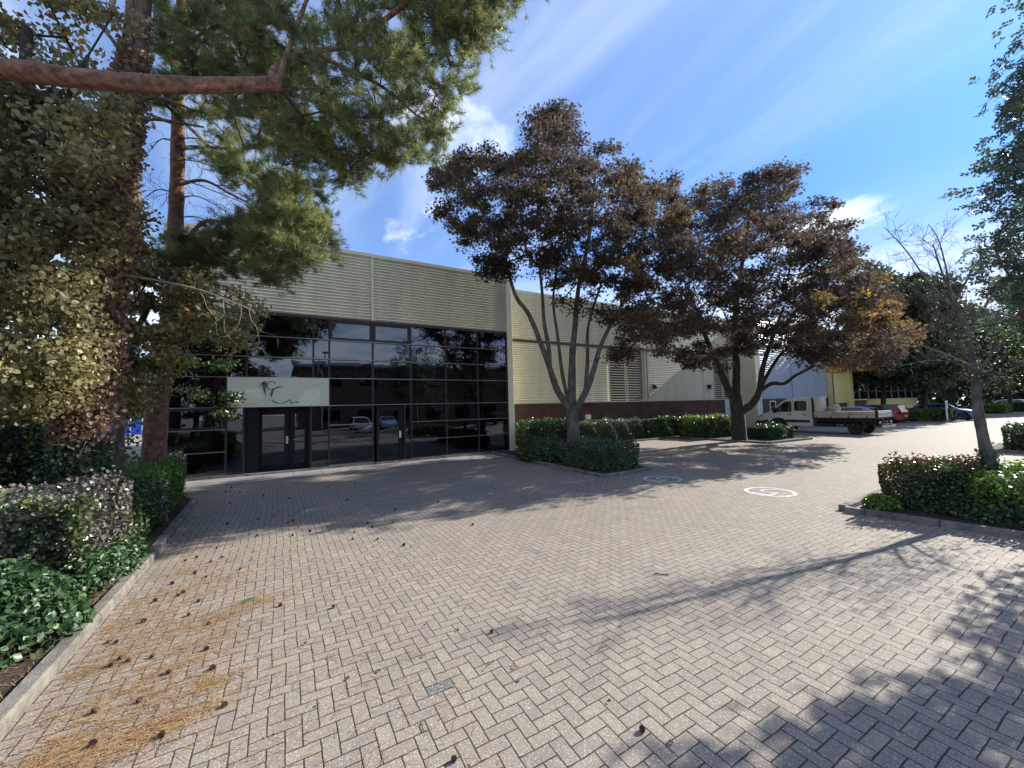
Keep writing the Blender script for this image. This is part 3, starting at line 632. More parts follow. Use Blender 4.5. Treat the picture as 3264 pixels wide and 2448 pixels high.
# -------- silver unit, plane Y=16.4 from X 30.9
root = empty('silver_unit'); tag(root, 'silver blue ribbed unit on dark brick behind the white van', 'building')
SY = 16.4
s = MB(); s.box((31.0, SY+.1, 0), (42.4, SY+.3, 8.3)); s.box((30.9, SY+.1, 0), (31.0, 40, 8.3)); s.box((31, SY+.3, 8.25), (42.4, 40, 8.3)); s.build('wall', M['clad'], root)
b = MB(); b.box((31.5, SY+.02, 0), (42.45, SY+.098, 2.2)); b.build('brick_base', M['brick'], root)
for x0, x1 in ((31.55, 36.2), (36.28, 42.45)): cladding('cladding_panel', x0, x1, 2.27, 8.3, SY, M['silver'], root, pitch=.17)
b = MB(); b.box((31.5, SY-.04, 2.19), (42.45, SY+.05, 2.265)); b.build('fascia_band', M['band'], root)
b = MB(); b.box((30.85, SY-.06, 0), (31.25, SY+.1, 8.35)); b.box((30.85, SY+.1, 0), (30.895, 18, 8.3)); b.build('corner_trim', M['trim'], root, bevel=.02)
b = MB(); b.box((31.30, SY-.06, 0), (31.5, SY+.06, 8.3)); b.build('downpipe', M['white'], root)
for x in (32.6,):
    f = MB(); f.box((x, SY-.05, .6), (x+.09, SY+.015, 2.1)); f.box((x+.8, SY-.05, .6), (x+.89, SY+.015, 2.1)); f.box((x+.09, SY-.05, 2.02), (x+.8, SY+.015, 2.1)); f.box((x+.09, SY-.05, .6), (x+.8, SY+.015, .68)); o = f.build('window_frame', M['white'], root)
    g_ = MB(); g_.box((x+.09, SY-.01, .68), (x+.8, SY+.01, 2.02)); g_.build('window_pane', M['glass'], o)
# -------- yellow unit with glass front
root = empty('yellow_unit'); tag(root, 'yellow clad unit with dark glass front beyond the white van', 'building')
YY = 15.9
s = MB(); s.box((42.6, YY+.1, 0), (64, YY+.3, 8.3)); s.box((42.5, YY+.1, 0), (42.6, 40, 8.3)); s.box((42.6, YY+.3, 8.25), (64, 40, 8.3)); s.build('wall', M['yellow'], root)
cladding('cladding_panel', 42.5, 45.0, 1.75, 8.3, YY, M['yellow'], root, pitch=.2, dep=.02)
b = MB(); b.box((42.5, YY+.02, 0), (45.0, YY+.098, 1.73)); b.build('brick_base', M['brick'], root)
b = MB(); b.box((45.0, YY-.28, 0), (45.75, YY+.09, 8.4)); b.box((42.45, YY-.06, 8.3), (45.0, YY+.1, 8.4)); b.box((45.75, YY-.06, 8.3), (64, YY+.1, 8.4)); b.build('corner_trim', M['yellow'], root, bevel=.02)
cladding('cladding_panel', 45.76, 64, 5.7, 8.3, YY, M['clad'], root, pitch=.2)
b = MB(); b.box((45.76, YY+.01, 0), (49.5, YY+.095, 1.95)); b.box((49.5, YY+.01, 0), (64, YY+.095, .9)); b.build('brick_base', M['brick2'], root)
b = MB(); b.box((45.76, YY-.06, 1.95), (49.5, YY+.05, 2.05)); b.build('sill', M['trim'], root)
for i in range(9):
    for z0, z1 in ((2.05, 2.8), (2.84, 3.6), (3.64, 4.4), (4.44, 5.65)):
        g_ = MB(); x0 = 45.8+i*2.02; g_.add([(x0, YY, z0), (x0+1.95, YY, z0), (x0+1.95, YY, z1), (x0, YY, z1)], [(0, 1, 2, 3)]); g_.build('window_pane', M['glass'], root)
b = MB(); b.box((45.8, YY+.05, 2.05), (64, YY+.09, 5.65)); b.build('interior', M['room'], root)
b = MB()
for z in (2.82, 3.62, 4.42): b.box((45.76, YY-.05, z-.02), (64, YY+.02, z+.02))
for i in range(1, 9): b.box((45.78+i*2.02-.035, YY-.045, 2.06), (45.78+i*2.02+.035, YY+.02, 5.65))
b.build('window_frame', M['alloy'], root)
# -------- office behind the camera (seen mirrored in the panes)
root = empty('brick_office'); tag(root, 'brown brick two storey block with low grey roof reflected in the panes', 'building')
b = MB(); b.box((1.9, -30, 0), (52, -20, 7.7)); b.build('wall', M['brick2'], root)
b = MB(); b.prism([(-31, 7.7), (-19.4, 7.7), (-19.4, 7.95), (-25, 8.9), (-31, 7.95)], 'x', 1.3, 52.6); b.build('roof', M['roofm'], root)
for i in range(11):
    for z in (1.0, 5.2):
        g_ = MB(); g_.box((4.2+i*4.3, -20.02, z), (6.4+i*4.3, -19.99, z+1.5)); g_.build('window_pane', M['glass'], root)
# ------------------------------------------------------------------ bay markings
def ring5(name, cx, cy, label):
    o = empty(name, (0, 0, 0)); tag(o, label, 'road marking', 'painted parking bay numbers')
    z = .004; mb = MB(); n_ = 48; vs = []
    for r in (.52, .43):
        for k in range(n_): a = 2*math.pi*k/n_; vs.append((cx+r*math.cos(a), cy+r*math.sin(a), z))
    mb.add(vs, [(k, (k+1) % n_, (k+1) % n_+n_, k+n_) for k in range(n_)]); mb.build('ring', M['roadpaint'], o)
    # digit: up = -X, reading right = +Y
    def P(a, b): return (cx-b, cy+a)
    pts = [(.19, .36), (-.17, .36)], [(-.17, .36), (-.17, .03)], [(-.17, .03), (-.10, .08), (.02, .11), (.13, .07), (.19, -.04), (.17, -.18), (.08, -.29), (-.05, -.33), (-.17, -.29)]
    d = MB()
    for k, p in enumerate(pts):
        q = smoothline([(a, b, 0) for a, b in p], 5) if len(p) > 2 else [np.array((a, b, 0.)) for a, b in p]
        for i, (a, b) in enumerate(zip(q[:-1], q[1:])):
            t = (b-a)/np.linalg.norm(b-a); s_ = np.array([-t[1], t[0], 0])*.038; a2 = a-t*.036 if (i == 0 and len(p) == 2) else a; b2 = b+t*(.036 if len(p) == 2 and k == 0 else .002)
            zz = z+k*.0012; d.add([(*P(*(c)[:2]), zz) for c in (a2-s_, b2-s_, b2+s_, a2+s_)], [(3, 2, 1, 0)])
    d.build('digit', M['roadpaint'], o); return o
ring5('bay_number', 9.72, 5.0, 'white ringed 5 painted on the sunlit paving, nearer the camera')
ring5('bay_number', 9.16, 7.52, 'white ringed 5 partly shaded beside the corner of the middle planted bed')

# ------------------------------------------------------------------ hedges and ground plants
def hedge(name, x0, x1, y0, y1, h, lm, n_, size, label, cat='hedge', z0=.05, rnd=.30, bump=.17, mix=None, core=.16, group=None, topvar=.06):
    """clipped hedge: woody inner mass, leaves all over its faces and through its skin"""
    dx, dy = x1-x0, y1-y0; A = np.array([dx*dy, dx*h, dx*h, dy*h, dy*h]); f = rng.choice(5, n_, p=A/A.sum()); u = rng.uniform(0, 1, n_); v = rng.uniform(0, 1, n_)
    P = np.zeros((n_, 3)); N = np.zeros((n_, 3))
    for k, (fx, fy, fz, nn) in enumerate(((u, v, 1+0*u, (0, 0, 1)), (u, 0*u, v, (0, -1, 0)), (u, 0*u+1, v, (0, 1, 0)), (0*u, u, v, (-1, 0, 0)), (0*u+1, u, v, (1, 0, 0)))):
        q = f == k; P[q] = np.stack([fx, fy, fz], 1)[q]; N[q] = nn
    P = P*[dx, dy, h]
    c = np.array([dx, dy, 2*h])/2; Q = (P-c)/c*[1, 1, 1]
    # rounded shoulders + lumps
    e = np.sort(np.abs(Q), 1)[:, 1]; ins = rnd*np.maximum(0, e-.75)**1.3*1.4
    ph = rng.uniform(0, 6, 6); lump = np.sin(P[:, 0]*2.3+ph[0])*np.sin(P[:, 1]*2.7+ph[1])+.7*np.sin(P[:, 0]*5.1+P[:, 2]*4+ph[2])*np.sin(P[:, 1]*4.7+ph[3])
    P = P-N*(ins+rng.exponential(.035, n_)-bump*.5*lump)[:, None]; P[:, 2] = np.maximum(P[:, 2]+N[:, 2]*rng.normal(0, topvar, n_), .0)
    cn = np.sin(P[:, 0]*3.1+ph[4])*np.sin(P[:, 1]*3.3+ph[5])
    val = np.clip(rng.beta(2, 2.2, n_)+.12*cn, 0, 1)
    P = P+[x0, y0, z0]
    V, F, a = leaves(P, size, val, N, jit=.75)
    mats = [lm]; mi = np.zeros(len(F), int)
    if mix is not None:
        mats.append(mix[0]); sel = (np.sin(P[:, 0]*1.7+ph[2])+np.sin(P[:, 1]*1.9+ph[3])*1.0+rng.normal(0, .5, n_)) > mix[1]; mi = np.repeat(sel.astype(int), 2)
    # woody core
    k = core; cv = np.array([(x0+k, y0+k, .0), (x1-k, y0+k, 0), (x1-k, y1-k, 0), (x0+k, y1-k, 0), (x0+k*1.3, y0+k*1.3, h-k), (x1-k*1.3, y0+k*1.3, h-k), (x1-k*1.3, y1-k*1.3, h-k), (x0+k*1.3, y1-k*1.3, h-k)])
    o = mesh_np(name, V, F, mats, a, None, mi if mix is not None else None)
    tag(o, label, cat, group)
    cb = MB(); cb.add(cv, [(3, 2, 1, 0), (4, 5, 6, 7), (0, 1, 5, 4), (1, 2, 6, 5), (2, 3, 7, 6), (3, 0, 4, 7)]); cb.build('twigs', M['twigcore'], o)
    return o
M['twigcore'] = mat('hedge_inside', (.035, .028, .018), .95, bump=1, bs=25, var=.3)
def mound(name, cx, cy, rx, ry, h, lm, n_, size, label, cat, kind=None, mat2=None, z0=.06):
    u = rng.uniform(-1, 1, (n_*2, 2)); u = u[(u**2).sum(1) < 1][:n_]; n_ = len(u); r2 = (u**2).sum(1)
    ph = rng.uniform(0, 6, 4); X = cx+u[:, 0]*rx; Y = cy+u[:, 1]*ry
    z = h*np.sqrt(np.maximum(0, 1-r2**1.5))*(1+.18*np.sin(X*4+ph[0])*np.sin(Y*4.3+ph[1]))+.02
    z = z-rng.exponential(.04, n_); P = np.stack([X, Y, z0+np.maximum(z, .0)], 1)
    N = np.stack([u[:, 0]/rx*h*.9, u[:, 1]/ry*h*.9, .6+0*z], 1)
    V, F, a = leaves(P, size, np.clip(rng.beta(2, 2.2, n_), 0, 1), N, w=.46, jit=.55, rnd=True)
    o = mesh_np(name, V, F, lm, a); tag(o, label, cat, kind=kind or ('stuff' if cat == 'ivy' else None))
    cb = MB(); pr = [(1-1e-3, 0)]+[(math.cos(t)*.93, math.sin(t)*.80) for t in np.linspace(0, math.pi/2*.95, 7)]
    cb.lathe([(r, t*h) for r, t in pr], (0, 0, 0), n=16); cb.v = [(cx+a_*rx*.95, cy+b_*ry*.95, z0-.03+c_) for a_, b_, c_ in cb.v]; cb.build('twigs', M['twigcore'], o)
    return o
# left bed
hedge('hedge', -6.6, -1.95, 6.55, 8.1, 1.12, L['grey'], 26000, .055, 'clipped hedge of greyish purple leaves nearest the left edge', mix=(L['hedge'], .6))
hedge('hedge', -3.6, -1.85, 8.2, 10.1, .86, L['hedge'], 14000, .055, 'dull green clipped hedge beside the left kerb, behind the greyish one', mix=(L['grey'], .7))
hedge('hedge', -3.3, -2.0, 10.2, 12.0, .92, L['bright'], 12000, .05, 'bright green clipped shrub beside the left kerb before the dark panes', mix=(L['hedge'], .8))
hedge('hedge', -4.2, -2.35, 12.2, 14.6, .95, L['hedge'], 9000, .05, 'dark green shrub against the left end of the glass front', mix=(L['rowan'], -.2))
hedge('hedge', -9.5, -4.2, 8.6, 10.6, 1.25, L['bright'], 14000, .06, 'light green bush behind the greyish hedge at the left edge', mix=(L['ivy'], .4), rnd=.5)
mound('ivy_patch', -2.75, 5.55, 1.15, .85, .62, L['ivy'], 7500, .075, 'dense dark green ivy mound in front of the greyish clipped hedge', 'ivy')
mound('ivy_patch', -2.35, 3.95, .72, .55, .30, L['ivy'], 3200, .07, 'low spread of ivy at the lower left edge over the kerb', 'ivy')
mound('ivy_patch', -1.95, 7.3, .35, 1.0, .34, L['ivy'], 2600, .06, 'narrow ivy strip tumbling towards the left kerb below the hedge', 'ivy')
hedge('hedge', -7.6, -4.5, 10.9, 13.4, 1.95, L['hedge'], 17000, .09, 'tall dark shrub mass behind the ivy-clad trunk at the left edge', 'shrub', rnd=.6, mix=(L['ivy'], .6))
# middle bed
hedge('hedge', 8.35, 10.0, 9.1, 11.2, .78, L['hedge'], 14000, .06, 'dark clipped hedge at the kerbed corner of the middle bed', mix=(L['rowan'], -.4))
mound('ivy_patch', 9.25, 9.5, .95, .62, .38, L['ivy'], 4000, .075, 'glossy ivy spilling over the corner of the middle bed', 'ivy')
mound('shrub', 8.95, 13.0, .9, 1.5, .80, L['ivy'], 7000, .08, 'loose leafy shrub beside the multi-stemmed maple', 'shrub')
hedge('hedge', 10.1, 11.9, 14.4, 17.2, 1.35, L['hedge'], 9000, .08, 'tall rounded green shrub in the corner between glass front and brick base', 'shrub', rnd=.6, mix=(L['ivy'], .2))
hedge('hedge', 13.2, 18.6, 16.35, 17.7, 1.12, L['hedge'], 15000, .08, 'dark clipped hedge along the brick base right of the multi-stemmed maple', mix=(L['rowan'], .0))
hedge('hedge', 18.8, 24.2, 16.3, 17.7, 1.15, L['ivy'], 15000, .09, 'glossy laurel hedge below the right-hand part of the brick base', mix=(L['hedge'], .5))
hedge('hedge', 21.0, 23.9, 13.7, 15.9, 1.15, L['bright'], 10000, .09, 'light green bush immediately left of the second maple trunk', 'shrub', rnd=.5, mix=(L['hedge'], .3))
hedge('hedge', 22.4, 24.15, 10.9, 12.6, .62, L['ivy'], 8000, .10, 'low glossy laurel in front of the van nose', 'shrub', rnd=.5)
# right bed
hedge('hedge', 9.75, 11.3, 2.0, 2.98, .78, L['red'], 15000, .048, 'clipped hedge end with red tinted top on the right kerbed bed', mix=(L['hedge'], .35))
hedge('hedge', 9.85, 12.4, -3.6, 2.0, .66, L['bright'], 42000, .055, 'wide low green hedge around the thin ivy-clad trunk', mix=(L['hedge'], -.1))
mound('ivy_patch', 9.62, 3.0, .32, .28, .20, L['bright'], 700, .06, 'small tuft of low leaves at the tip of the right bed', 'ivy')
mound('ivy_patch', 9.85, 0.1, .40, 2.6, .22, L['ivy'], 4200, .055, 'ivy strip along the right kerb under the green hedge', 'ivy')
hedge('hedge', 22.95, 25.5, -6.0, 3.6, .80, L['hedge'], 20000, .085, 'dark hedge with pale glossy top at the right edge across the drive', mix=(L['ivy'], .3))
# far car park
hedge('hedge', 46.2, 48.2, 9.8, 13.6, .98, L['hedge'], 6000, .14, 'dark square hedge between the red and the blue car', mix=(L['bright'], .8))
hedge('hedge', 54.2, 57.0, 9.9, 13.4, .92, L['hedge'], 6000, .16, 'low brownish hedge right of the blue car', mix=(L['red'], .6))
hedge('hedge', 69.5, 72, 10.4, 12.6, .9, L['bright'], 3500, .18, 'small rounded bush left of the pale far car', 'shrub', rnd=.8)
hedge('hedge', 77.0, 79.0, 9.8, 13.4, 1.0, L['hedge'], 4000, .2, 'dark hedge hiding the lower half of the far pale car')

# ------------------------------------------------------------------ maples
def Zm(x, y, d): return at(1500+x/2.011, 800+y/2.011, d)
def tree(name, label, base_limbs, barkm, polys, lm, nclump, nleaf, leaf, cr, vbias=None, rmax=.12, tip=.012, style='star', group=None, attach=None, extra=None, droop=.2, ymax=None):
    o = empty(name, tuple(base_limbs[0][0][0])); o.location = (0, 0, 0); tag(o, label, 'tree', group)
    tb = MB(); nodes = []
    for pts, r0, r1, fl in base_limbs: q = limb(tb, pts, r0, r1, flare=fl); nodes += q[len(q)//3:]
    C = np.concatenate([clumps_in(p, d, t, int(nclump*w_)) for p, d, t, w_ in polys])
    if ymax: C = CC+(C-CC)*np.minimum(1, (ymax-rng.uniform(0, 1.2, len(C)))/np.maximum(C[:, 1], 1))[:, None]
    grow(tb, nodes, C, r_tip=tip, rmax=rmax)
    tb.build('trunk', barkm, o, smooth=True)
    n_ = nleaf; ci = rng.integers(0, len(C), n_); rr = cr*rng.uniform(.6, 1.35, len(C))
    off = rdir(n_)*(rng.uniform(0, 1, n_)**.62)[:, None]*rr[ci][:, None]*[1, 1, .5]
    P = C[ci]+off
    cb = rng.normal(0, .11, len(C))
    val = rng.beta(2, 3, n_)*.75+cb[ci]
    if vbias is not None: val = val+vbias(P)
    if style == 'star': V, F, a = star_leaves(P, leaf, np.clip(val, 0, 1), droop)
    else: V, F, a = leaves(P, leaf, np.clip(val, 0, 1), droop=droop, rnd=leaf < .2)
    mesh_np('crown', V, F, lm, a, o); return o, C
def orange(px0, px1, py0, py1, amt):
    def f(P):
        d = P-CC; z = d@CF; x = 1632+FPX*(d@CR)/z; y = 1224-FPX*(d@CU)/z
        s = np.sin(P[:, 0]*1.9)+np.sin(P[:, 1]*2.3+1)+np.sin(P[:, 2]*2.1+2); k = (x > px0) & (x < px1) & (y > py0) & (y < py1)
        return np.where(k & (s > .2), amt, 0)+.04*s
    return f
d1 = 15.5
m1 = [([Zm(660, 1260, d1), Zm(655, 1120, d1), Zm(645, 1000, d1)], .27, .22, .35),
      ([Zm(640, 1020, d1), Zm(560, 900, d1), Zm(520, 790, d1-.3), Zm(490, 700, d1-.5), Zm(380, 420, d1-.9), Zm(290, 290, d1-1.2), Zm(230, 80, d1-1.4)], .15, .05, 0),
      ([Zm(505, 720, d1-.4), Zm(500, 620, d1-.2), Zm(470, 450, d1), Zm(460, 280, d1+.2), Zm(440, 80, d1+.3)], .10, .05, 0),
      ([Zm(640, 1010, d1), Zm(590, 800, d1+.3), Zm(560, 560, d1+.5), Zm(530, 300, d1+.8), Zm(570, 0, d1+1)], .09, .04, 0),
      ([Zm(650, 1010, d1), Zm(650, 800, d1+.1), Zm(655, 620, d1+.2), Zm(670, 480, d1+.2), Zm(690, 250, d1), Zm(760, -100, d1), Zm(800, -500, d1)], .17, .05, 0),
      ([Zm(665, 1030, d1), Zm(740, 900, d1-.3), Zm(790, 760, d1-.6), Zm(830, 620, d1-.9), Zm(900, 470, d1-1.2), Zm(1010, 280, d1-1.4)], .14, .045, 0),
      ([Zm(735, 900, d1-.2), Zm(750, 700, d1-.1), Zm(755, 480, d1+.2), Zm(840, 200, d1+.6)], .09, .04, 0)]
P1 = [(925, 400), (930, 370), (990, 335), (1050, 315), (1120, 320), (1140, 330), (1148, 255), (1200, 220), (1235, 250), (1262, 290), (1255, 330), (1300, 310), (1355, 320), (1360, 360), (1420, 370), (1450, 360), (1480, 440), (1530, 500), (1500, 560), (1430, 600), (1380, 640), (1300, 620), (1230, 600), (1180, 560), (1100, 560), (1030, 580), (1000, 540), (980, 500), (930, 450)]
tree('maple_tree', 'dark purple maple with several pale stems beside the glass front', m1, M['barkgrey'], [(P1, 15.3, 4.4, .90), ([(1020, 560), (1100, 545), (1110, 590), (1060, 600)], 14, .5, .03), ([(1130, 560), (1500, 570), (1510, 700), (1430, 740), (1300, 700), (1200, 650)], 14.8, 2.2, .15)],
     L['maple'], 440, 66000, .19, .56, orange(1950, 2300, 500, 900, .13), rmax=.08, tip=.008, ymax=15.0)
d2 = 21
m2 = [([Zm(1725, 1230, d2), Zm(1715, 1080, d2), Zm(1700, 930, d2)], .36, .31, .3),
      ([Zm(1695, 980, d2), Zm(1630, 840, d2-.4), Zm(1570, 700, d2-.8), Zm(1480, 480, d2-1.4), Zm(1400, 250, d2-1.8)], .20, .06, 0),
      ([Zm(1700, 960, d2), Zm(1705, 750, d2), Zm(1690, 500, d2+.4), Zm(1730, 150, d2+.8), Zm(1800, -300, d2+.8)], .22, .07, 0),
      ([Zm(1725, 1030, d2), Zm(1800, 985, d2-.3), Zm(1850, 900, d2-.6), Zm(1870, 760, d2-.8), Zm(1920, 600, d2-1), Zm(2010, 350, d2-1)], .22, .06, 0),
      ([Zm(1850, 900, d2-.6), Zm(1930, 850, d2-1.2), Zm(2010, 850, d2-1.8), Zm(2080, 800, d2-2.2), Zm(2200, 740, d2-2.6)], .11, .05, 0),
      ([Zm(1860, 870, d2-.6), Zm(1990, 660, d2+.2), Zm(2200, 480, d2+.6)], .10, .05, 0)]
P2 = [(1480, 430), (1540, 395), (1600, 410), (1640, 360), (1720, 350), (1740, 400), (1790, 430), (1840, 480), (1850, 540), (1900, 575), (1930, 630), (1960, 700), (1975, 760), (1900, 790), (1850, 800), (1790, 800), (1750, 770), (1700, 760), (1620, 770), (1580, 790), (1540, 800), (1470, 790), (1400, 740), (1340, 780), (1320, 770), (1360, 700), (1400, 660), (1480, 620), (1440, 560), (1430, 480)]
tree('maple_tree', 'broad dark maple with one thick trunk, orange leaves on its right side', m2, M['barkdark'], [(P2, 20.3, 6.4, .9), ([(1700, 560), (1860, 580), (1970, 700), (1960, 780), (1750, 790), (1650, 760)], 17.5, 2.5, .1)],
     L['maple'], 520, 84000, .23, .74, orange(2600, 3000, 850, 1300, .30), rmax=.10, tip=.009, ymax=16.6)

# ------------------------------------------------------------------ pines on the left
def pine(name, label, limbs, barkm, polys, nclump, ntuft, k=22, ln=.12, cr=.45, rmax=.05, bare=()):
    o = empty(name); tag(o, label, 'tree'); tb = MB(); nodes = []
    for pts, r0, r1, fl in limbs: q = limb(tb, pts, r0, r1, n=14, k=10, flare=fl, rough=.055); nodes += q[len(q)//4:]
    C = np.concatenate([clumps_in(p, d, t, int(nclump*w_)) for p, d, t, w_ in polys])
    tb.build('trunk', barkm, o, smooth=True)
    br = MB(); grow(br, nodes, C, r_tip=.006, rmax=rmax, n=5, wig=.2)
    for (p0, p1, p2) in bare:
        qq = limb(br, [p0, p1, p2], .018, .006, n=5)
        for _ in range(9): i_ = rng.integers(2, len(qq)); twigs(br, qq[i_], unit(qq[i_]-qq[i_-1]+rng.normal(size=3)*.4), rng.uniform(.35, .7), .005, 3, 3, .5, .05, 3)
    ci = rng.integers(0, len(C), ntuft); ax = rdir(len(C))*[1, 1, .45]+[0, 0, .15]; ax = unit(ax)
    # shoots inside each clump: twigs fanning out, tufts along them
    nsh = 9; sh = rdir(len(C)*nsh); sh = unit(sh*[1, 1, .6]+np.repeat(ax, nsh, 0)*.5+[0, 0, .1]); sb = np.repeat(C, nsh, 0)
    si = rng.integers(0, len(sb), ntuft); f = rng.uniform(.15, 1, ntuft)**.8; ll = cr*rng.uniform(.6, 1.3, len(sb))
    P = sb[si]+sh[si]*(f*ll[si])[:, None]+rng.normal(0, .035, (ntuft, 3)); P[:, 2] -= .10*(f**2)*ll[si]
    D = unit(sh[si]+[0, 0, .35])
    for i in range(len(sb)):
        e = sb[i]+sh[i]*ll[i]; e = e-[0, 0, .1*ll[i]]; mdl = sb[i]+sh[i]*ll[i]*.5; br.tube([sb[i], mdl, e], [.0045, .0035, .002], n=3, cap=False)
    br.build('branches', M['twig'], o)
    cb = rng.normal(0, .13, len(C)); v = np.clip(.45+rng.normal(0, .16, ntuft)+cb[si//nsh], 0, .97)
    v[rng.uniform(0, 1, ntuft) < .012] = 1.0
    V, F, a = needles(P, D, v, k, ln)
    mesh_np('crown', V, F, L['pine'], np.clip(a, 0, 1), o); return o
A = lambda x, y, d: at(x*1.4756, y*1.4756, d)
PA = [(560, -260), (900, -300), (1180, -150), (1135, 0), (1110, 35), (1050, 80), (1000, 120), (1020, 175), (985, 225), (980, 285), (935, 315), (915, 370), (850, 385), (790, 400), (740, 395), (660, 395), (600, 340), (560, 260), (520, 180), (480, 60)]
PB = [(315, -150), (620, -250), (600, 0), (640, 200), (620, 360), (540, 300), (470, 250), (400, 225), (335, 235), (325, 60)]
PC = [(480, 490), (560, 445), (600, 380), (690, 380), (700, 460), (725, 520), (690, 555), (640, 590), (570, 612), (500, 600), (400, 590), (330, 590), (340, 520), (420, 510)]
pine('pine_tree', 'scots pine leaning in from the left edge with thick orange horizontal branch', [
    ([A(-330, 1300, 4.7), A(-320, 700, 4.7), A(-290, 200, 4.7), A(-260, -200, 4.8)], .26, .18, .3),
    ([A(-300, 125, 4.6), A(-60, 143, 4.4), A(60, 155, 4.35), A(200, 172, 4.5), A(400, 184, 5.1), A(600, 182, 5.9)], .105, .098, 0),
    ([A(594, 182, 5.85), A(590, 158, 6.0), A(615, 135, 6.3), A(680, 112, 6.7), A(745, 104, 6.9), A(860, 112, 7.3), A(960, 120, 7.6)], .07, .025, 0),
    ([A(680, 112, 6.7), A(740, 145, 6.8), A(830, 190, 7.0), A(900, 250, 7.2)], .04, .015, 0),
    ([A(745, 104, 6.9), A(860, 20, 7.0), A(960, -80, 7.2), A(1060, -150, 7.3)], .05, .02, 0),
    ([A(598, 182, 5.9), A(640, 60, 6.4), A(700, -100, 6.8)], .05, .02, 0)], M['barkpine'], [(PA, 7.6, 1.5, 1.0)], 330, 17500, k=20, ln=.145, cr=.48)
pine('pine_tree', 'scots pine with slender orange trunk, second from the left edge', [
    ([A(330, 1075, 9), A(338, 900, 9), A(352, 800, 9), A(372, 640, 9), A(378, 520, 9), A(384, 330, 9), A(385, 150, 9), A(400, -100, 9)], .22, .095, .15),
    ([A(376, 560, 9), A(440, 480, 8.8), A(520, 495, 8.6), A(600, 520, 8.5)], .05, .02, 0), ([A(372, 640, 9), A(300, 600, 8.8), A(230, 560, 8.8)], .04, .02, 0),
    ([A(384, 320, 9), A(440, 318, 8.9), A(520, 322, 8.8), A(620, 310, 8.6)], .05, .02, 0), ([A(384, 270, 9), A(330, 250, 8.9), A(310, 240, 8.9)], .04, .02, 0),
    ([A(384, 400, 9), A(440, 390, 8.9), A(500, 420, 8.8), A(560, 450, 8.7)], .04, .015, 0)],
    M['barkpine'], [(PB, 8.1, .9, .50), (PC, 8.7, 1.2, .42), ([(430, 225), (560, 300), (600, 400), (560, 440), (500, 400), (440, 330)], 9.2, .7, .08)], 310, 17500, k=20, ln=.15, cr=.44,
    bare=[(A(384, y0, 9), A(x1, y1, 8.9), A(x2, y2, 8.8)) for y0, x1, y1, x2, y2 in ((300, 430, 300, 500, 330), (345, 430, 350, 520, 385), (385, 430, 400, 530, 440), (430, 430, 425, 510, 470), (470, 430, 470, 500, 500), (310, 350, 300, 320, 330), (420, 340, 410, 300, 440))])
# ivy-clad pine nearest the beds
o = empty('pine_tree'); tag(o, 'thick pine trunk covered in dry brown ivy, nearest the left hedge', 'tree'); tb = MB()
tp = [A(165, 1110, 6.5), A(178, 950, 6.5), A(205, 760, 6.5), A(232, 560, 6.6), A(262, 330, 6.7), A(285, 150, 6.8), A(298, 40, 6.9), A(312, -150, 7)]
q = limb(tb, tp, .25, .15, n=14, flare=.2)
for a_, b_, c_ in (((262, 330), (310, 260), (440, 275)), ((285, 150), (230, 70), (170, 20)), ((275, 230), (340, 210), (420, 240)), ((232, 560), (300, 600), (420, 620))):
    limb(tb, [A(*a_, 6.7), A(*b_, 6.7), A(*c_, 6.8)], .04, .015, n=7)
tb.build('trunk', M['barkpinelow'], o, smooth=True)
n_ = 17000; qq = np.array(q[:-6]); f = rng.uniform(0, len(qq)-1.001, n_); i0 = f.astype(int); base = qq[i0]+(qq[i0+1]-qq[i0])*(f-i0)[:, None]; hgt = f/len(qq)
dr = rdir(n_)*[1, 1, .25]; dr = unit(dr); rad = (.27-.09*hgt)+rng.exponential(.08, n_)*(1.15-hgt)
P = base+dr*rad[:, None]; keep = rng.uniform(0, 1, n_) > np.clip((hgt-.55)*2.4, 0, .97); P = P[keep]; dr = dr[keep]; hg = hgt[keep]
lo = hg < .16
for sel, lm_, nm in ((~lo, L['dryivy'], 'dry_ivy'), (lo, L['ivy'], 'ivy')):
    V, F, a = leaves(P[sel], .075, np.clip(rng.beta(2, 2, sel.sum()), 0, 1), dr[sel], w=.45, jit=.8, droop=1.0, rnd=True); mesh_np(nm, V, F, lm_, a, o)
st = MB()
for _ in range(60):
    s0 = P[rng.integers(len(P))]; twigs(st, s0, unit(rng.normal(size=3)), .45, .004, 2, 2, 1.0, 0, 3)
st.build('ivy_stems', M['twigpale'], o)
pb = MB(); qq = limb(pb, [A(240, 590, 6.6), A(330, 604, 6.6), A(430, 626, 6.6), A(510, 655, 6.7), A(548, 672, 6.7)], .022, .006, n=6, k=5)
for i_ in (10, 13, 16, 18): twigs(pb, qq[i_], unit(qq[i_]-qq[i_-1]+[0, 0, -.6]), .5, .004, 3, 2, .5, -.2, 3)
pb.build('branch', M['twigpale'], o)

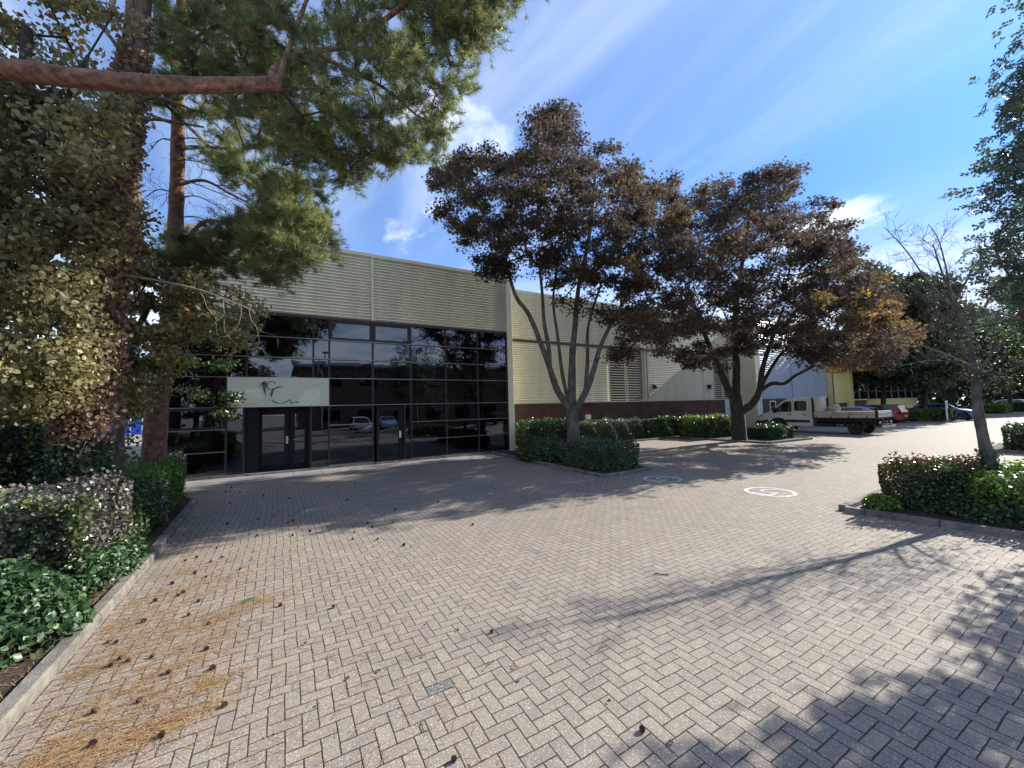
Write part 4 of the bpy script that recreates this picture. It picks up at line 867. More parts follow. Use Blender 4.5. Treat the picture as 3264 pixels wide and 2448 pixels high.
# broadleaf trees on the left
BL0 = [(-150, -60), (130, -60), (250, 10), (290, 60), (230, 100), (205, 190), (60, 230), (-150, 230)]
BL1 = [(-150, 190), (60, 190), (240, 215), (250, 320), (220, 480), (200, 620), (190, 760), (140, 860), (60, 900), (-150, 930)]
BL2 = [(270, 560), (360, 590), (440, 560), (500, 620), (545, 660), (550, 715), (500, 745), (430, 700), (400, 760), (385, 840), (330, 870), (250, 900), (230, 800), (240, 680)]
tree('broadleaf_tree', 'dense brownish green broadleaf tree filling the left edge', [([A(-60, 1200, 5.4), A(-40, 900, 5.4), A(0, 600, 5.4), A(40, 300, 5.5), A(60, 60, 5.6)], .14, .05, .2), ([A(-20, 700, 5.4), A(100, 560, 5.6), A(200, 450, 5.8)], .05, .02, 0), ([A(20, 420, 5.4), A(120, 260, 5.5), A(190, 120, 5.6)], .05, .02, 0)],
     M['barkdark'], [(BL1, 5.7, 1.1, .88), (BL0, 5.9, .9, .12)], L['broad'], 300, 43000, .080, .36, orange(200, 560, 100, 1000, .12), rmax=.03, tip=.006, style='kite', droop=.8)
tree('broadleaf_tree', 'drooping leafy tree with pale dry leaves between the two upright pine trunks', [([A(255, 1050, 8), A(262, 880, 8), A(290, 740, 8), A(330, 640, 8)], .09, .05, .2), ([A(290, 740, 8), A(380, 690, 7.8), A(470, 650, 7.6), A(540, 690, 7.5)], .035, .012, 0), ([A(300, 600, 8), A(390, 615, 7.8), A(480, 640, 7.7), A(535, 665, 7.6)], .03, .01, 0)],
     M['barkgrey'], [(BL2, 7.9, .9, .8), ([(230, 420), (300, 440), (330, 520), (300, 600), (210, 640)], 7.4, .6, .2)], L['broad'], 160, 19000, .078, .34, lambda P: .14+0*P[:, 0], rmax=.025, tip=.005, style='kite', droop=.8)
tree('broadleaf_tree', 'shaded bush-like tree under the left pines against the glass corner', [([A(420, 1040, 13.5), A(420, 850, 13.5), A(430, 760, 13.5)], .07, .03, .2)],
     M['barkdark'], [([(390, 700), (480, 700), (500, 760), (490, 830), (520, 880), (460, 930), (395, 900)], 13.2, .9, 1.0)], L['hedge'], 50, 5000, .11, .38, None, rmax=.02, tip=.006, style='kite')

# ------------------------------------------------------------------ thin rowan and the berried rowan
o = empty('rowan_tree'); tag(o, 'thin half bare tree with ivy on its trunk rising from the right hedge', 'tree'); tb = MB(); D = 7.0
F_ = lambda x, y, d=D: at(x, y, d+max(0.0, (1500-y)/720*1.7))
q = limb(tb, [F_(3185, 1640), F_(3160, 1500), F_(3135, 1400), F_(3115, 1290), F_(3108, 1200)], .10, .062, n=10, flare=.5, k=9)
q2 = limb(tb, [F_(3108, 1200), F_(3088, 1090), F_(3060, 1000), F_(3030, 930), F_(3000, 860), F_(2975, 780)], .055, .008, n=8)
for i_ in range(8, len(q2)): twigs(tb, q2[i_], unit(rng.normal(size=3)+[0, 0, .7]), .6, .007, 4, 3, .6, .3, 3)
q = q
for pts, r in (([(3100, 1160), (3040, 1080), (2980, 1050), (2900, 1065)], .022), ([(3088, 1090), (3010, 1010), (2950, 960), (2870, 880)], .025), ([(3060, 1000), (2960, 900), (2890, 800), (2820, 725)], .022), ([(3030, 930), (3015, 850), (2990, 760), (2960, 715)], .02),
               ([(3045, 960), (3100, 860), (3150, 790), (3190, 770)], .022), ([(3085, 1080), (3150, 960), (3210, 880), (3290, 830)], .03), ([(3108, 1200), (3170, 1120), (3230, 1060), (3300, 1040)], .03), ([(3110, 1230), (3060, 1160), (2960, 1150), (2860, 1170)], .02), ([(3110, 1250), (3200, 1190), (3290, 1150)], .022)):
    dd = rng.uniform(-.7, .7); n0 = len(pts); qq = limb(tb, [F_(a_, b_, D+dd*i/(n0-1)) for i, (a_, b_) in enumerate(pts)], r, r*.3, n=5, k=4)
    for _ in range(12):
        i = rng.integers(2, len(qq)); twigs(tb, qq[i], unit(qq[i]-qq[i-1]+rng.normal(size=3)*.5), rng.uniform(.25, .55), .006, 3, 3, .6, .2, 3)
tb.build('trunk', M['barkgrey'], o, smooth=True)
pb = MB(); limb(pb, [F_(3100, 1165, 7.0), F_(3020, 1130, 6.9), F_(2950, 1105, 6.8), F_(2870, 1075, 6.7)], .018, .006, n=6); pb.build('broken_branch', M['twigpale'], o)
n_ = 4200; qq = np.array(q[:18]); f = rng.uniform(0, 15, n_); i0 = f.astype(int); base = qq[i0]+(qq[i0+1]-qq[i0])*(f-i0)[:, None]; dr = unit(rdir(n_)*[1, 1, .2]); P = base+dr*(.090-.003*f+rng.exponential(.02, n_))[:, None]
V, F, a = leaves(P, .05, rng.beta(2, 2.5, n_), dr, jit=.6); mesh_np('ivy', V, F, L['ivy'], a, o)
C = clumps_in([(2060, 690), (2150, 660), (2220, 600), (2260, 700), (2200, 850), (2080, 800)], 7.8, .9, 30); ci = rng.integers(0, 30, 1100); P = C[ci]+rng.normal(0, .2, (1100, 3)); V, F, a = leaves(P, .06, rng.beta(2, 2, 1100), w=.2); mesh_np('crown', V, F, L['rowan'], a, o)

def rowan_big():
    o = empty('rowan_tree'); tag(o, 'leafy rowan with red berry clusters at the right edge', 'tree'); tb = MB(); b0 = np.array([10.3, -1.7, 0.0])
    q = limb(tb, [b0, b0+[.05, .1, 1.4], b0+[-.05, .2, 2.8], b0+[0, .3, 4.2], b0+[.1, .2, 6.0]], .12, .05, n=9, flare=.3)
    poly = [(2165, 620), (2130, 520), (2140, 430), (2115, 385), (2165, 330), (2180, 230), (2160, 200), (2212, 110), (2230, -40), (2300, -100), (2480, -50), (2560, 150), (2560, 400), (2500, 600), (2420, 700), (2300, 690), (2200, 660)]
    C = np.concatenate([clumps_in(poly, 5.3, 1.2, 250), clumps_in([(2260, 640), (2600, 640), (2640, 860), (2300, 820)], 6.2, .8, 36)]); grow(tb, q[5:], C, r_tip=.006, rmax=.05); tb.build('trunk', M['barkgrey'], o, smooth=True)
    # compound leaves: rows of narrow leaflets
    n_ = 5600; ci = rng.integers(0, len(C), n_); P0 = C[ci]+rdir(n_)*(rng.uniform(0, 1, n_)**.5)[:, None]*.34; ax = rdir(n_)*[1, 1, .4]; ax[:, 2] -= .35; ax = unit(ax); sd_ = unit(np.cross(ax, rdir(n_)))
    PP, NN, vv = [], [], []
    val = np.clip(rng.beta(2, 2.5, n_), 0, 1)
    parts = []
    P0 = P0+rng.normal(0, .05, P0.shape)
    for k in range(6):
        for s_ in (-1, 1):
            b = P0+ax*(.022*k)+rng.normal(0, .006, P0.shape); t = unit(sd_*s_+ax*.6+rng.normal(0, .18, P0.shape)); n2 = np.cross(ax, sd_); L_ = .055; w2 = np.cross(n2, t)*.014
            V = np.stack([b, b+t*L_*.5-w2, b+t*L_, b+t*L_*.5+w2], 1).reshape(-1, 3); i = np.arange(n_)*4
            parts.append((V, np.stack([np.stack([i, i+1, i+2], 1), np.stack([i, i+2, i+3], 1)], 1).reshape(-1, 3), np.repeat(val, 2)))
    V, F, a = join(parts); mesh_np('crown', V, F, L['rowan'], a, o)
    bb = MB(); cc = C[rng.choice(len(C), 70, replace=False)]
    for c in cc:
        for _ in range(22):
            p = c+rng.normal(0, .045, 3)*[1, 1, .6]+[0, 0, -.15]; r = .008; bb.add([p+[r, 0, 0], p+[-r, 0, 0], p+[0, r, 0], p+[0, -r, 0], p+[0, 0, r], p+[0, 0, -r]], [(0, 2, 4), (2, 1, 4), (1, 3, 4), (3, 0, 4), (2, 0, 5), (1, 2, 5), (3, 1, 5), (0, 3, 5)])
    bb.build('berries', M['berry'], o)
rowan_big()

# ------------------------------------------------------------------ far trees
def far_tree(label, poly, d, th, lm, ncl, nl, leaf, trunk, cr, tr=.22):
    (tx, ty0, ty1) = trunk; b = A(tx, ty0, d); b2 = G(tx*1.4756, 1400); bz = np.array([b[0], b[1], 0.0]); t = A(tx, ty1, d)
    tree('roadside_tree', label, [([bz, (bz+t)/2+rng.normal(0, .1, 3), t], tr, tr*.5, .2)], M['barkdark'], [(poly, d, th, 1.0)], lm, int(ncl*1.4), int(nl*1.7), leaf, cr, None, rmax=.12, tip=.02, style='kite', group='trees round the far car park')
far_tree('dark tree behind the red car, left of the far tree row', [(1850, 600), (1900, 575), (1960, 620), (1985, 700), (1980, 800), (1930, 840), (1850, 830), (1820, 760)], 37, 3.5, L['far'], 110, 9000, .32, (1903, 870, 760), 1.1)
far_tree('dark tree whose trunk stands in the square hedge beside the white post', [(1930, 620), (1990, 590), (2060, 600), (2090, 690), (2080, 800), (2020, 840), (1950, 830)], 35, 3.0, L['far'], 110, 9000, .30, (1992, 880, 760), 1.1)
far_tree('brownish tree behind the blue car', [(2010, 690), (2080, 640), (2140, 680), (2160, 780), (2130, 850), (2040, 850)], 44, 3.2, L['far'], 90, 7000, .36, (2060, 870, 800), 1.2)
far_tree('yellow green tree right of the thin half bare trunk', [(2120, 790), (2135, 740), (2200, 700), (2290, 720), (2300, 800), (2220, 850), (2150, 840)], 46, 2.5, L['fargreen'], 80, 7000, .34, (2180, 870, 800), 1.1)
far_tree('tall dull tree at the right edge of the far row', [(2060, 720), (2110, 640), (2180, 600), (2260, 560), (2400, 640), (2420, 830), (2200, 850), (2100, 830)], 60, 4.5, L['far'], 130, 10000, .45, (2235, 865, 760), 1.6)
far_tree('dense tree behind the far pale car', [(2090, 800), (2150, 770), (2250, 790), (2260, 850), (2120, 860)], 66, 3, L['far'], 70, 5000, .45, (2165, 870, 830), 1.3)
def wood(name, label, pts, h, n_, lm, leaf):
    P = []
    pts = np.array(pts, float)
    seg = rng.integers(0, len(pts)-1, n_); f = rng.uniform(0, 1, n_); B = pts[seg]+(pts[seg+1]-pts[seg])*f[:, None]; s_ = B[:, 0]*.21+B[:, 1]*.17
    H = h*(.75+.25*np.sin(s_)+.15*np.sin(s_*2.7)); z = rng.uniform(0, 1, n_)**.8*H; B = B+rng.normal(0, 1.6, (n_, 2)); P = np.stack([B[:, 0], B[:, 1], z], 1)
    V, F, a = leaves(P, leaf, np.clip(rng.beta(2, 2.3, n_)+.1*np.sin(s_*5), 0, 1)); o = mesh_np(name, V, F, lm, a); tag(o, label, 'trees', kind='stuff')
wood('woodland', 'dark belt of trees closing the view beyond the far car park', [(100, 40), (110, 15), (112, -10), (105, -35), (90, -60)], 9, 26000, L['far'], 1.0)
wood('woodland', 'dark trees far behind the left bed', [(-70, 60), (-45, 75), (-20, 85), (-6, 84)], 12, 16000, L['far'], .9)
wood('shrubbery', 'shaded undergrowth behind the left trunks', [(-14, 14), (-10, 17.5), (-6, 19.5)], 3.2, 12000, L['hedge'], .16)

# ------------------------------------------------------------------ vehicles
def wheel(parent, c, r, w_, rimm, n=24):
    """axle along X"""
    o = MB().lathe([(r*.62, -w_/2), (r*.93, -w_/2), (r, -w_*.36), (r, w_*.36), (r*.93, w_/2), (r*.62, w_/2)], c, 'x', n).build('wheel', M['rubber'], parent, smooth=False)
    rm = MB(); rm.lathe([(r*.60, -w_*.42), (r*.62, -w_*.47), (r*.66, -w_*.52), (r*.60, -w_*.50), (r*.52, -w_*.36), (r*.22, -w_*.34), (r*.18, -w_*.46), (.001, -w_*.46)], c, 'x', n)
    for k in range(5):
        a = k*2*math.pi/5; p0 = (c[0]-w_*.44, c[1]+math.cos(a)*r*.15, c[2]+math.sin(a)*r*.15); p1 = (c[0]-w_*.44, c[1]+math.cos(a)*r*.58, c[2]+math.sin(a)*r*.58); rm.tube([p0, p1], [r*.07, r*.05], 4)
    rm.build('rim', rimm, o)
    return o
def van():
    """double-cab dropside tipper; local frame: nose +Y, near side at X=0, built in world coordinates"""
    X0, X1 = 28.9, 31.0
    o = empty('dropside_truck', (0, 0, 0)); tag(o, 'off white double cab dropside truck parked nose-in by the silver wall', 'truck')
    # cab body profile (y, z): nose at high Y
    prof = [(12.08, .42), (13.45, .42), (13.5, .50), (13.56, .72), (13.75, .90), (14.05, .97), (14.38, .90), (14.56, .70), (14.62, .45), (15.42, .40), (15.50, .62), (15.46, .92), (15.36, 1.08), (14.72, 1.32), (14.42, 1.42), (13.80, 2.02), (13.50, 2.20), (13.0, 2.28), (12.12, 2.28), (12.05, 2.2)]
    b = MB(); n_ = len(prof)
    # cross-section inset so the flanks tumble home above the belt
    def xs(z): return 0.0 if z < 1.25 else (z-1.25)*.11
    W2 = lambda y: .10*max(0, (y-15.0)/.5)
    vs = []
    for side in (0, 1):
        for y, z in prof:
            t = xs(z)+W2(y); vs.append(((X0+t) if side == 0 else (X1-t), y, z))
    # triangulate flank by strip to bottom line: fan via polygon
    b.add(vs, [tuple(range(n_)), tuple(range(2*n_-1, n_-1, -1))]+[(i, i+n_, (i+1) % n_+n_, (i+1) % n_) for i in range(n_)])
    b.build('body', M['vanwhite'], o, bevel=.035, seg=3)
    def flank(z, e=.006): return X0+xs(z)-e
    def patch(name, pts, mt, parent=o, e=.008, th=.012):
        q = MB(); n2 = len(pts); q.add([(flank(z, e), y, z) for y, z in pts]+[(flank(z, e)+th, y, z) for y, z in pts], [tuple(range(n2-1, -1, -1)), tuple(range(n2, 2*n2))]+[(i, (i+1) % n2, (i+1) % n2+n2, i+n2) for i in range(n2)]); return q.build(name, mt, parent)
    patch('side_window', [(13.22, 1.36), (14.22, 1.34), (14.30, 1.42), (13.78, 1.90), (13.62, 2.02), (13.30, 2.04), (13.22, 1.98)], M['black'], e=.010)
    patch('side_window', [(13.27, 1.41), (14.16, 1.40), (13.72, 1.85), (13.58, 1.97), (13.33, 1.98), (13.27, 1.92)], M['carglass'], e=.0165, th=.003)
    patch('side_window', [(12.40, 1.42), (13.02, 1.42), (13.06, 1.48), (13.06, 2.0), (13.0, 2.04), (12.44, 2.04), (12.36, 1.98), (12.36, 1.48)], M['black'], e=.010)
    patch('side_window', [(12.45, 1.48), (12.97, 1.48), (12.99, 1.52), (12.99, 1.96), (12.95, 1.98), (12.47, 1.98), (12.43, 1.94), (12.43, 1.52)], M['carglass'], e=.0165, th=.003)
    for y0 in (13.14, 12.24): patch('door_seam', [(y0, .5), (y0+.012, .5), (y0+.012, 2.1), (y0, 2.1)], M['black'], e=.0035, th=.003)
    patch('rubbing_strip', [(12.2, .66), (13.5, .68), (13.56, .76), (13.6, .84), (12.2, .82)], M['black'], e=.02, th=.03)
    for y0 in (13.22, 12.34): patch('door_handle', [(y0, 1.14), (y0+.24, 1.14), (y0+.24, 1.185), (y0, 1.185)], M['black'], e=.03, th=.03)
    patch('bumper', [(14.62, .36), (15.46, .36), (15.52, .6), (15.44, .78), (15.1, .74), (14.72, .86), (14.60, .6)], M['black'], e=.012, th=.02)
    patch('headlight', [(15.02, 1.10), (15.38, .92), (15.40, 1.0), (15.3, 1.07), (15.05, 1.20)], M['lampclear'], e=.012)
    q = MB(); q.box((X0-.26, 14.10, 1.28), (X0-.05, 14.24, 1.62)); q.box((X0-.06, 14.12, 1.3), (X0+.02, 14.18, 1.4)); q.build('mirror', M['black'], o, bevel=.03)
    q = MB(); q.add([(X0+.12, 14.44, 1.44), (X1-.12, 14.44, 1.44), (X1-.17, 13.83, 2.04), (X0+.17, 13.83, 2.04)], [(0, 1, 2, 3)]); q.build('windscreen', M['carglass'], o)
    q = MB(); q.box((X0+.3, 12.5, .9), (X1-.3, 13.9, 1.38)); 
    # wheel wells
    q2 = MB(); q2.box((X0+.03, 13.6, .4), (X0+.5, 14.55, .95)); q2.build('wheel_arch', M['black'], o)
    # chassis
    q = MB(); q.box((X0+.55, 8.95, .55), (X0+.70, 12.3, .72)); q.box((X1-.70, 8.95, .55), (X1-.55, 12.3, .72)); q.box((X0+.1, 11.05, .42), (X0+.6, 12.0, .66)); q.box((X0+.2, 9.0, .45), (X1-.2, 9.08, .55)); q.box((X0+.8, 9.9, .38), (X1-.8, 10.1, .55)); q.tube([(X0+.2, 9.98, .36), (X1-.2, 9.98, .36)], .06, 8)
    q.box((X0+.12, 9.02, .74), (X0+.2, 12.0, .915)); q.box((X1-.2, 9.02, .74), (X1-.12, 12.0, .915)); q.box((X0+.9, 8.98, .56), (X1-.9, 12.2, .915))
    q.build('chassis', M['chassis'], o)
    q = MB(); q.prism([(9.5, .45), (9.58, .78), (9.78, .92), (10.20, .92), (10.42, .78), (10.5, .45), (10.46, .45), (10.38, .75), (10.18, .88), (9.8, .88), (9.62, .75), (9.54, .45)], 'x', X0+.02, X0+.42); q.build('mudguard', M['black'], o)
    for c in ((X0+.16, 14.10, .35), (X0+.17, 9.98, .35), (X1-.16, 14.10, .35), (X1-.17, 9.98, .35)): wheel(o, c, .35, .23, M['rim'])
    # dropside body
    q = MB(); q.box((X0-.03, 8.92, .92), (X1+.03, 12.0, 1.0)); q.build('bed_floor', M['chassis'], o)
    def side(name, x, d):
        q = MB(); q.prism([(x, .98), (x+d, .98), (x+d, 1.12), (x+d*.55, 1.135), (x+d*.55, 1.165), (x+d, 1.18), (x+d, 1.345), (x, 1.36)], 'y', 8.98, 11.94); return q.build(name, M['bed'], o)
    s1 = side('dropside', X0+.02, -.06); side('dropside', X1-.02, .06)
    for y in (9.35, 10.2, 11.05, 11.8):
        q = MB(); q.box((X0-.065, y-.025, .96), (X0-.04, y+.025, 1.10)); q.build('latch', M['black'], s1)
    q = MB(); q.box((X0-.03, 8.86, 1.0), (X1+.03, 8.92, 1.36)); tg = q.build('tailgate', M['bedgrey'], o, bevel=.008)
    q = MB(); q.box((X0, 8.848, 1.16), (X1, 8.859, 1.18)); q.build('groove', M['black'], tg)
    q = MB()
    for x in (X0-.045, X1-.03): q.box((x, 8.85, .9), (x+.075, 8.975, 1.40)); q.box((x, 11.945, .9), (x+.075, 12.03, 2.25))
    q.build('post', M['black'], o)
    q = MB()
    for x in (X0+.1, X1-.35): q.box((x, 8.86, .66), (x+.25, 8.90, .78))
    q.build('tail_lamp', M['lampred'], o)
    q = MB(); q.box((X0+.1, 8.70, .42), (X1-.1, 8.78, .52)); q.box((X0+.7, 8.7, .5), (X0+.8, 9.0, .62)); q.box((X1-.8, 8.7, .5), (X1-.7, 9.0, .62)); q.build('rear_bar', M['metalgrey'], o)
    # high mesh box behind the cab
    q = MB(); y0, y1, z0, z1 = 11.60, 11.92, 1.38, 2.22
    q.box((X0+.08, y1-.03, z0), (X0+.85, y1, z1)); q.box((X0+.08, y0, z0), (X0+.85, y0+.03, z1)); q.box((X0+.08, y0+.03, z0), (X0+.11, y1-.03, z1)); q.box((X0+.82, y0+.03, z0), (X0+.85, y1-.03, z1))
    for x in np.linspace(X0+.1, X0+.72, 3): q.box((x, y0-.03, z0), (x+.06, y0-.001, z1))
    for y in (y0+.03, y0+.22): q.box((X0+.05, y, z0), (X0+.079, y+.05, z1))
    q.box((X0+.04, y0-.04, z1), (X0+.89, y0+.03, z1+.05)); q.box((X0+.04, y0+.03, z1), (X0+.11, y1, z1+.05))
    q.build('tool_cage', M['vanwhite'], o)
    return o
van()
o = empty('cement_mixer'); tag(o, 'cream cement mixer drum lying in the truck bed', 'cement mixer')
q = MB(); q.lathe([(.18, 1.78), (.20, 1.80), (.31, 1.62), (.33, 1.42), (.30, 1.30), (.16, 1.16)], (29.5, 11.1, 0), 'z', 18); q.v = [(a_, b_, c_) for a_, b_, c_ in q.v]; q.build('drum', M['mixer'], o, smooth=True)
q = MB(); q.tube([(29.45, 11.3, 1.6), (29.35, 11.45, 1.5), (29.3, 11.56, 1.4)], .03, 6); q.tube([(29.3, 10.8, 1.02), (29.5, 11.1, 1.2), (29.7, 10.8, 1.02)], .03, 6); q.tube([(29.3, 11.4, 1.02), (29.5, 11.1, 1.3), (29.7, 11.4, 1.02)], .03, 6); q.build('frame', M['metalgrey'], o)
q = MB()
for k in range(14):
    c = np.array([29.3+rng.uniform(0, 1.0), 10.6+rng.uniform(0, .8), 1.2+rng.uniform(0, .14)]); s_ = rng.uniform(.08, .18)
    q.add([c+np.array(v_)*s_*rng.uniform(.7, 1.2) for v_ in ((1, 0, 0), (-1, .1, 0), (0, 1, .1), (.1, -1, 0), (0, 0, 1), (0, 0, -1))], [(0, 2, 4), (2, 1, 4), (1, 3, 4), (3, 0, 4), (2, 0, 5), (1, 2, 5), (3, 1, 5), (0, 3, 5)])
q.box((29.1, 10.3, 1.005), (30.6, 11.0, 1.2))
tag(q.build('rubble_heap', M['orange']), 'heap of orange brown rubble in the truck bed', 'rubble', kind='stuff')

def car(name, label, x, y, paint, suv=False, flip=False, L_=4.4, H=1.45, W=1.8, group='cars parked round the site'):
    """nose +Y unless flip; near flank at -X"""
    o = empty(name, (x, y, 0), math.pi if flip else 0); tag(o, label, 'car', group)
    h = H; hl = L_/2; hood = .98 if suv else .92
    prof = [(-hl+.04, .30), (-hl, .55), (-hl+.03, hood-.05), (-hl+(.06 if suv else .28), hood+.02), (-hl+(.30 if suv else .62), h-.10), (-hl+(.60 if suv else 1.15), h), (.10, h), (.55, h-.06), (1.18, hood+.06), (hl-.28, hood-.12), (hl-.06, hood-.28), (hl, .52), (hl-.06, .26), (1.72, .24)]
    arch = lambda c: [(c+.40*math.cos(t), .33+.40*math.sin(t)) for t in np.linspace(0, math.pi, 9)]
    prof = prof[:-1]+[(1.78, .24)]+arch(1.38)[0:]+[(.97, .22), (-.93, .22)]+arch(-1.34)+[(-1.76, .26)]
    n_ = len(prof); b = MB(); vs = []
    for s_ in (-1, 1):
        for (yy, z) in prof:
            t = (max(0, z-hood)*.34+max(0, abs(yy)-hl+.5)*.30); vs.append((s_*(W/2-t), yy, z))
    b.add(vs, [tuple(range(n_)), tuple(range(2*n_-1, n_-1, -1))]+[(i, i+n_, (i+1) % n_+n_, (i+1) % n_) for i in range(n_)])
    b.build('body', paint, o, bevel=.03, seg=3)
    gy = [(-hl+(.42 if suv else .80), hood+.07), (1.02, hood+.07), (.50, h-.10), (.1, h-.055), (-hl+(.70 if suv else 1.2), h-.055), (-hl+(.5 if suv else 1.0), h-.12)]
    for s_ in (-1, 1):
        g_ = MB(); pts = [(s_*(W/2-max(0, z-hood)*.34+.006), yy, z) for yy, z in gy]; g_.add(pts+[(p[0]-s_*.01, p[1], p[2]) for p in pts], [tuple(range(6)) if s_ > 0 else tuple(range(5, -1, -1)), tuple(range(11, 5, -1))]+[(i, (i+1) % 6, (i+1) % 6+6, i+6) for i in range(6)]); g_.build('side_window', M['carglassdark'], o)
    y0, z0, y1, z1 = prof[3][0], prof[3][1], prof[4][0], prof[4][1]
    for nm, (ya, za, yb, zb), e in (('rear_window', (y0+.05, z0+.04, y1-.01, z1-.02), -1), ('windscreen', (1.13, hood+.10, .60, h-.09), 1)):
        q = MB(); wa, wb = W/2-.14, W/2-.26; q.add([(-wa, ya+e*.012, za), (wa, ya+e*.012, za), (wb, yb+e*.012, zb+.012), (-wb, yb+e*.012, zb+.012)], [(0, 1, 2, 3)]); q.build(nm, M['carglassdark'], o)
    for s_ in (-1, 1):
        q = MB(); q.box((s_*(W/2-.10)-.10, -hl-.006, .74), (s_*(W/2-.10)+.02 if s_ < 0 else s_*(W/2-.14)+.06, -hl+.3, .90)); q.build('tail_light', M['lampred'], o, bevel=.02)
        q = MB(); q.box((s_*(W/2-.34)-.14, hl-.30, .60), (s_*(W/2-.34)+.14, hl-.035, .72)); q.build('headlight', M['lampclear'], o, bevel=.03)
        q = MB(); q.box((s_*(W/2+.02)-.08, .80, hood+.02), (s_*(W/2+.02)+.08, .90, hood+.14)); q.build('mirror', paint, o, bevel=.02)
    q = MB(); q.box((-.26, -hl-.012, .52), (.26, -hl+.02, .63)); q.build('number_plate', M['white'], o)
    q = MB(); q.box((-W/2+.12, -hl+.2, .2), (W/2-.12, hl-.3, .5)); q.build('underbody', M['black'], o)
    for yy in (1.38, -1.34):
        for s_ in (-1, 1):
            wl = wheel(o, (0, yy, .32), .32, .20, M['alloy']); wl.location = (s_*(W/2-.11), 0, 0)
            if s_ > 0: wl.rotation_euler = (0, 0, math.pi); wl.location = (W/2-.11, 2*yy, 0)
    return o
M['carglassdark'] = mat('car_window', (.012, .014, .018), .06, spec=.8, var=.05)
car('parked_car', 'red hatchback parked nose-in beyond the truck', 44.2, 14.0, M['cred'], suv=True, H=1.55)
car('parked_car', 'pale blue saloon roof showing behind the truck bed', 37.6, 13.4, M['cpale'], H=1.5)
car('parked_car', 'bright blue car facing right behind the square hedge', 51.1, 11.2, M['cblue'], flip=True, H=1.45)
car('parked_car', 'silver white estate far away at the right edge', 85, 12.6, M['csilver'], H=1.45, L_=4.7)
car('parked_car', 'white hatchback seen mirrored in the lower middle panes', 7.6, -13.4, M['white'], suv=True, H=1.6)
car('parked_car', 'light blue car seen mirrored in the single door pane', 10.4, -13.6, M['cpale'], H=1.45)
car('parked_car', 'dark car seen mirrored in the right-hand panes', 24.0, -12.8, M['black'], H=1.45)

# ------------------------------------------------------------------ street furniture
q = MB(); q.prism([(-.22, .0), (.22, .0), (.20, 1.75), (-.20, 1.75)], 'y', -.04, .04); o = q.build('sign_post', M['white'], bevel=.01); o.location = (46.3, 9.9, 0); tag(o, 'white upright sign panel beside the square hedge and blue car', 'sign')
q = MB(); q.box((-.18, -.045, 1.25), (.18, -.041, 1.6)); q.build('sign_face', M['cpale'], o)
o = empty('lamp_post'); tag(o, 'tall grey lamp post seen mirrored in the upper panes', 'street lamp'); q = MB(); q.tube([(3.7, -12, 0), (3.7, -12, 7.9), (3.75, -11.9, 8.2)], [.09, .05, .045], 8); q.build('pole', M['metalgrey'], o); q = MB(); q.box((3.5, -12.1, 8.18), (4.3, -11.75, 8.34)); q.build('lamp_head', M['metalgrey'], o, bevel=.03)
o = empty('blue_barrier'); tag(o, 'blue site barrier with white bags seen under the left trees', 'barrier')
q = MB()
for k in range(8): q.box((-17.5+k*1.0, 60, .2), (-16.56+k*1.0, 60.08, 1.9)); 
q.build('panel', M['skipblue'], o); q = MB()
for k in range(9): q.box((-17.56+k*1.0, 59.96, 0), (-17.5+k*1.0, 60.12, 2.0))
q.build('post', M['white'], o)
tree('roadside_tree', 'dark tree seen mirrored in the right-hand upper panes', [([(21, -9, 0), (21, -9, 2), (21.2, -9, 4)], .2, .12, .2)], M['barkdark'], [([(0, 0), (1, 0), (1, 1)], 1, .1, 0)], L['far'], 0, 10, .3, 1) if False else None
def round_tree(name, label, c, R, H, lm, n_, leaf, group=None):
    o = empty(name); tag(o, label, 'tree', group); tb = MB(); c = np.array(c, float); q = limb(tb, [c, c+[.1, 0, H*.25], c+[0, .1, H*.5], c+[0, 0, H*.8]], .2, .06, flare=.3)
    C = c+[0, 0, H*.62]+rdir(120)*(rng.uniform(0, 1, 120)**.4)[:, None]*[R, R, H*.36]; grow(tb, q[3:], C, .012, .08); tb.build('trunk', M['barkdark'], o, smooth=True)
    ci = rng.integers(0, 120, n_); P = C[ci]+rdir(n_)*(rng.uniform(0, 1, n_)**.5)[:, None]*R*.22; V, F, a = leaves(P, leaf, rng.beta(2, 3, n_)); mesh_np('crown', V, F, lm, a, o)
round_tree('roadside_tree', 'dark tree seen mirrored in the right-hand upper panes', (17.5, -7.5, 0), 3.4, 9.5, L['maple'], 9000, .2)
round_tree('roadside_tree', 'dark tree seen mirrored in the far right panes', (27, -10, 0), 3.4, 9, L['far'], 8000, .22)

